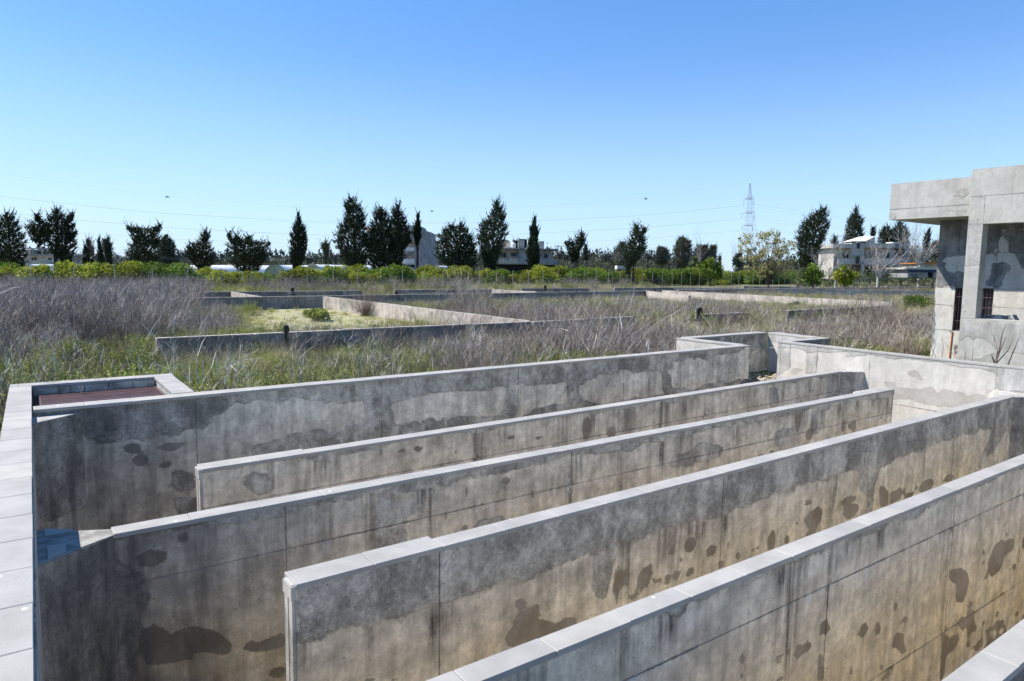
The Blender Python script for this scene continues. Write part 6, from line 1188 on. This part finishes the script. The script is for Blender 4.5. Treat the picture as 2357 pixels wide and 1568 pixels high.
for k, (x0, x1, y0, y1) in enumerate(((1005, 1060, 778, 806), (1045, 1075, 786, 812), (1155, 1220, 790, 806))): pbox(h, 'roof_sheet', 'white', x0, x1, y0, y1, 130 + k * .3, 133 + k * .3, 'a3')
pbox(h, 'wall', 'plaster', 1010, 1210, 800, 840, 131, 134, 'a3')
# greenhouses: tunnels of white film
def tunnel(label, crop, xl, xr, ytop, ybase, D, length, yaw, end='poly'):
    a = cv(crop, xl, ybase); b = cv(crop, xr, ybase); vm = (a[0] + b[0]) / 2; r = (b[0] - a[0]) * D / F / 2; H = at(vm, cv(crop, 0, ytop)[1], D).z - ZG; base = at(vm, 640, D); t = thing('greenhouse_tunnel', label, 'greenhouse', (base.x, base.y, ZG), 'white film greenhouses beyond the orchard')
    t.rotation_euler.z = ROT + yaw; n = 16; ny = max(3, int(length / 2.2)); V = []; Fq = []
    for j in range(ny + 1):
        for i in range(n + 1):
            q = math.pi * i / n; sag = 1 - .018 * (j % 2); V.append((-math.cos(q) * r * sag, j * length / ny, max(0, math.sin(q)) ** .8 * H * sag))
    for j in range(ny):
        for i in range(n): k = j * (n + 1) + i; Fq.append((k, k + 1, k + n + 2, k + n + 1))
    me = bpy.data.meshes.new('film_cover'); me.from_pydata(V, [], Fq); me.materials.append(M['poly']); link('film_cover', me, t)
    for yy, nm in ((.02, 'end_panel'), (length - .02, 'end_panel')):
        e = bpy.data.meshes.new(nm); vs = [(-math.cos(math.pi * i / n) * r * .99, yy, math.sin(math.pi * i / n) ** .8 * H * .99 if 0 < i < n else 0) for i in range(n + 1)]; e.from_pydata(vs, [], [tuple(range(n + 1))]); e.materials.append(M[end]); link(nm, e, t)
    hp = MB(); hp.tube([(-math.cos(math.pi * i / n) * r * 1.01, 0, math.sin(math.pi * i / n) ** .8 * H * 1.01 if 0 < i < n else 0) for i in range(n + 1)], .05, 5); hp.tube([(0, -.02, 0), (0, -.02, H)], .04, 5); hp.tube([(-r * .97, -.02, H * .45), (r * .97, -.02, H * .45)], .04, 5)
    e = bpy.data.meshes.new('end_hoop'); e.from_pydata([tuple(q) for q in hp.v], [], hp.f); e.materials.append(M['galv']); link('end_hoop', e, t)
tunnel('small white greenhouse end right of the far left conifer', 'a1', 195, 310, 764, 812, 128, 14, .2)
tunnel('white greenhouse top showing above yellow-green citrus, under the small conifers', 'a1', 505, 770, 768, 830, 124, 12, .3)
tunnel('low white greenhouse below the two slim distant cypresses', 'a1', 875, 1065, 769, 822, 124, 14, .2)
tunnel('big white greenhouse beside the stubby conifer', 'a1', 1385, 1600, 770, 842, 116, 16, -.9)
tunnel('white greenhouse right behind the big one', 'a1', 1600, 1860, 770, 842, 122, 16, -.6)
tunnel('white greenhouse between the stubby and the wide conifer', 'a1', 1860, 2080, 771, 838, 122, 16, -.4)
tunnel('greenhouse with a yellowed arched end wall, left of the tall cypress', 'a2', 92, 336, 770, 845, 112, 22, -.35, 'poly_end')
tunnel('greenhouse with a pale arched end right of the tall cypress', 'a2', 440, 640, 766, 845, 114, 22, -.35, 'poly_end')
tunnel('rear white greenhouse whose ridge shows between tall cypress and small conifer', 'a2', 600, 820, 776, 840, 128, 20, -.8)
tunnel('white greenhouse glimpsed right of the flats', 'a2', 1552, 1660, 777, 830, 135, 10, -.5)

# ------------------------------------------------------------------ pylon, poles and lines
D = 300; b0 = at(*cv('a3', 2105, 800), D); vxp = cv('a3', 2105, 800)[0]
t = thing('pylon', 'tall lattice power pylon rising behind the yellow-leaved tree', 'pylon', (b0.x, b0.y, ZG)); X3 = Vector((HR.x, HR.y, 0)); Y3 = Vector((-HR.y, HR.x, 0))
def py(x, y): v = cv('a3', x, y); return at(v[0], v[1], D)
ctr = lambda y: 2143 - (y - 70) * .0
def hw(y): return max(.15, (2 + (y - 70) * .09 if y < 500 else 40 + (y - 500) * .19) * CR['a3'][2] / K * D / F)
lv = [70, 110, 150, 190, 208, 245, 285, 322, 355, 390, 428, 470, 510, 560, 620, 700, 800]
cen = [py(2143, y) for y in lv]; base_z = [p.z if i < len(lv) - 1 else ZG for i, p in enumerate(cen)]
cor = [[Vector((c.x, c.y, z)) + X3 * hw(y) * sx + Y3 * hw(y) * sy for sx, sy in ((-1, -1), (1, -1), (1, 1), (-1, 1))] for c, y, z in zip(cen, lv, base_z)]
for k in range(4): MB().tube([q[k] for q in cor], .05, 4).build('leg', M['pylon'], t)
br = MB()
for i in range(len(lv) - 1):
    for k in range(4):
        br.tube([cor[i][k], cor[i + 1][(k + 1) % 4]], .02, 3, False); br.tube([cor[i][(k + 1) % 4], cor[i + 1][k]], .02, 3, False); br.tube([cor[i + 1][k], cor[i + 1][(k + 1) % 4]], .02, 3, False)
tag(br.build('bracing', M['pylon'], t), kind='stuff')
for y, xl, xr, dr in ((190, 2092, 2178, 262), (312, 2074, 2180, 376), (420, 2078, 2165, 478)):
    c0_ = py(2143, y); MB().tube([py(xl, y + 22) , py(2118, y), py(2165, y), py(xr, y + 16)], .09, 4).build('cross_arm', M['pylon'], t); MB().tube([py(2108, y + 16), py(2160, y + 16)], .14, 4).build('red_bar', M['pylon_red'], t)
    for x in (xl, xr): MB().tube([py(x, y + 18), py(x - 2, dr)], .07, 5).build('insulator', M['dish'], t)
def cable(label, pts, r=.024, group='high voltage lines'):
    P = []
    for i in range(len(pts) - 1):
        (c0, x0, y0, d0), (c1, x1, y1, d1) = pts[i], pts[i + 1]; a = cv(c0, x0, y0); b = cv(c1, x1, y1)
        for k in range(8): s = k / 8; P.append(at(a[0] + (b[0] - a[0]) * s, a[1] + (b[1] - a[1]) * s, 1 / ((1 - s) / d0 + s / d1)))
    a = cv(*pts[-1][:3]); P.append(at(a[0], a[1], pts[-1][3])); Q = [P[0]] + [(P[i - 1] + P[i] * 2 + P[i + 1]) / 4 for i in range(1, len(P) - 1)] + [P[-1]]
    return tag(rebase(MB().tube(Q, r, 4, False).build('power_line', M['wire']), Q[0]), label, 'power line', group)
cable('upper power line from the pylon across the whole sky to the left', [('a3', 2090, 262, 300), ('a3', 1200, 350, 295), ('a3', 60, 405, 285), ('a2', 1600, 414, 280), ('a2', 400, 400, 275), ('a1', 2357, 385, 265), ('a1', 1260, 320, 250), ('a1', 0, 185, 235), ('a1', -200, 155, 230)])
cable('middle power line from the pylon running left behind the trees', [('a3', 2072, 376, 300), ('a3', 1200, 455, 295), ('a3', 40, 515, 285), ('a2', 700, 518, 280), ('a2', 0, 493, 275), ('a1', 2357, 500, 268), ('a1', 1400, 450, 255), ('a1', 650, 385, 245), ('a1', 0, 320, 235), ('a1', -200, 300, 230)])
cable('lowest power line from the pylon running left', [('a3', 2078, 478, 300), ('a3', 1300, 540, 295), ('a3', 700, 576, 290), ('a2', 1600, 604, 284), ('a2', 500, 598, 278), ('a1', 2357, 583, 268), ('a1', 1500, 550, 258), ('a1', 650, 495, 246), ('a1', 0, 435, 236)], r=.016)
cable('thin earth wire crossing high at the upper left', [('a3', 2143, 72, 300), ('a3', 800, 240, 292), ('a3', -10, 285, 286), ('a2', 500, 275, 278), ('a1', 2357, 262, 268), ('a1', 1230, 160, 252), ('a1', 0, -10, 235)], r=.007)
for (y0, y1, lab) in ((250, 450, 'uppermost power line leaving the pylon to the right'), (278, 462, 'second power line leaving the pylon to the right'), (368, 520, 'third power line leaving the pylon to the right'), (394, 535, 'fourth power line leaving the pylon to the right'), (475, 560, 'lowest power line leaving the pylon to the right')):
    cable(lab, [('a4', 22, y0, 300), ('a4', 700, y0 + (y1 - y0) * .50, 300), ('a4', 1700, y1, 300)], r=.014)
def pole(label, crop, x, ytop, D, arm=True, r=.13):
    v = cv(crop, x, ytop); p = at(v[0], v[1], D); t = thing('utility_pole', label, 'pole', (p.x, p.y, ZG)); MB().tube([(p.x, p.y, ZG - .3), (p.x, p.y, p.z)], [r * 1.3, r * .8], 7).build('pole_shaft', M['bark'], t)
    if arm: MB().tube([p - X3 * .8 - Vector((0, 0, .3)), p + X3 * .8 - Vector((0, 0, .3))], .06, 5).build('cross_arm', M['bark'], t)
pole('dark utility pole right of the layered conifer', 'a3', 1262, 665, 128); pole('thin pale pole among the far grey trees', 'a3', 1512, 660, 150, r=.09); pole('dark utility pole left of the tallest conifer', 'a2', 697, 655, 150); pole('thin pole at the right corner of the house with water tanks', 'a3', 499, 598, 133, r=.09); pole('thin pale stake beside the tallest conifer', 'a2', 826, 740, 128, False, .06)
for i, y in enumerate((668, 684, 698, 716)): cable('local line %s of four sagging between the poles right of the middle' % ('top', 'second', 'third', 'lowest')[i], [('a3', 905, y - 5, 150), ('a3', 1262, y - 2 + i * 3, 128), ('a3', 1560, y + 4, 140), ('a3', 1900, y + 2, 190)], .018, 'local overhead lines')
for i, y in enumerate((686, 698, 708)): cable('local line %s of three left of the stubby conifer' % ('top', 'middle', 'bottom')[i], [('a1', 1310, y, 130), ('a1', 1640, y + 48 - i * 8, 140), ('a1', 1990, y + 14 - i * 4, 150), ('a2', 180, y + 32, 155), ('a2', 500, y + 10 - i * 5, 150), ('a2', 700, y - 22 + i * 8, 150)], .018, 'local overhead lines')
for i, y in enumerate((626, 640, 654)): cable('local line %s of three before the grey house' % ('top', 'middle', 'bottom')[i], [('a4', 400, y, 140), ('a4', 800, y + 30, 135), ('a4', 1200, y + 26, 130), ('a4', 1640, y + 5, 120)], .016, 'local overhead lines')
# pole-like stump behind fence etc.
# ------------------------------------------------------------------ birds
def bird(label, crop, x, y, D, s=.32, bank=0.0):
    p = at(*cv(crop, x, y), D); t = thing('bird', label, 'bird', tuple(p)); m = MB(); m.tube([p + X3 * k * s for k in (-.75, -.4, 0, .4, .7, 1.0)], [.01, .09 * s * 2, .2 * s, .2 * s, .14 * s, .02], 8).build('bird_body', M['black'], t, True)
    for sg in (-1, 1):
        a = p + X3 * .25 * s; b = p - X3 * .3 * s; c_ = p + Y3 * sg * 1.3 * s + Vector((0, 0, .5 * s + bank * sg)) ; d_ = p + Y3 * sg * .7 * s + Vector((0, 0, .4 * s)) + X3 * .15 * s
        MB().hexa([b, a, d_, c_], [b + Vector((0, 0, .02)), a + Vector((0, 0, .02)), d_ + Vector((0, 0, .02)), c_ + Vector((0, 0, .02))]).build('wing', M['black'], t)
    MB().hexa([p - X3 * .7 * s - Y3 * .05, p - X3 * .7 * s + Y3 * .05, p - X3 * 1.15 * s + Y3 * .12, p - X3 * 1.15 * s - Y3 * .12], [q + Vector((0, 0, .02)) for q in (p - X3 * .7 * s - Y3 * .05, p - X3 * .7 * s + Y3 * .05, p - X3 * 1.15 * s + Y3 * .12, p - X3 * 1.15 * s - Y3 * .12)]).build('tail', M['black'], t)
bird('small dark bird in the sky at the left', 'a1', 1434, 190, 95); bird('small dark bird in the sky right of the flats', 'a2', 1559, 311, 95, .27); bird('small dark bird in the sky left of the pylon', 'a3', 1249, 206, 95, .3, .1)
# ------------------------------------------------------------------ far woods
def wood(name, label, xs, D, mat, hs, leaf, n):
    VV = []; FF = []; off = 0
    for (x, top, w_) in xs:
        b = at(x, 640, D * random.uniform(.93, 1.1)); h = max(2, (608 + .0128 * x - top) * D / F + 2.6); hwid = w_ * D / F / 2; k = int(n * (h / 10))
        rows = [(0, -hwid, hwid), (h * .35, -hwid, hwid), (h * .7, -hwid * .6, hwid * .6), (h, -.15, .15)] if hs else [(0, -hwid * .8, hwid * .8), (h * .4, -hwid, hwid), (h * .8, -hwid * .75, hwid * .75), (h, -hwid * .2, hwid * .2)]
        V, Fc = crown(rows, k, 5, 1.6, leaf, .9, 0, depth=.8); c, s = math.cos(ROT), math.sin(ROT); W = np.stack([V[:, 0] * c - V[:, 1] * s + b.x, V[:, 0] * s + V[:, 1] * c + b.y, V[:, 2] + ZG], 1); VV.append(W); FF.append(Fc + off); off += len(W)
    return tag(link(name, np_mesh(name, np.concatenate(VV), np.concatenate(FF), M[mat])), label, kind='stuff')
rs2 = random.Random(4); xs = []
x = -20
prof = [(-20, 590), (60, 578), (110, 568), (150, 572), (200, 590), (250, 582), (330, 588), (400, 580), (430, 572), (500, 578), (545, 572), (620, 580), (700, 578), (760, 576), (860, 580), (1000, 585), (1150, 570), (1280, 572), (1330, 578), (1400, 572), (1470, 570), (1540, 574), (1600, 582), (1645, 590), (1662, 606), (1690, 606), (1720, 590), (1800, 596), (1870, 580), (1920, 562), (2000, 575), (2100, 570), (2160, 580)]
px_, py_ = [q[0] for q in prof], [q[1] for q in prof]
while x < 2160:
    if not 1652 < x < 1692: xs.append((x, float(np.interp(x, px_, py_)) + rs2.uniform(-7, 10), rs2.uniform(16, 30)))
    x += rs2.uniform(4, 8)
wood('far_wood', 'far-off dark conifer wood closing the horizon', xs, 330, 'hazed_leaf', True, (.55, .22), 85)
wood('near_wood', 'dark mass of the wood below its spiky tops', [(q[0] + 3, q[1] + rs2.uniform(6, 12), q[2] * 1.6) for q in xs if not 1640 < q[0] < 1705], 300, 'hazed_leaf', False, (.6, .3), 110)
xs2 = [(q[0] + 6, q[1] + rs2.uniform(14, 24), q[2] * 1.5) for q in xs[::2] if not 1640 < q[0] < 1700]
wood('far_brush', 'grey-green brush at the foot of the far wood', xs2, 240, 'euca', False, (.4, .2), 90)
# raised ground and hedge right of the fence
xs3 = [(x_, 618 + rs2.uniform(-6, 8), rs2.uniform(20, 40)) for x_ in range(1840, 2160, 14)] 
wood('right_brush', 'mixed grey-brown brush below the grey house', xs3, 128, 'bush', False, (.2, .09), 150)
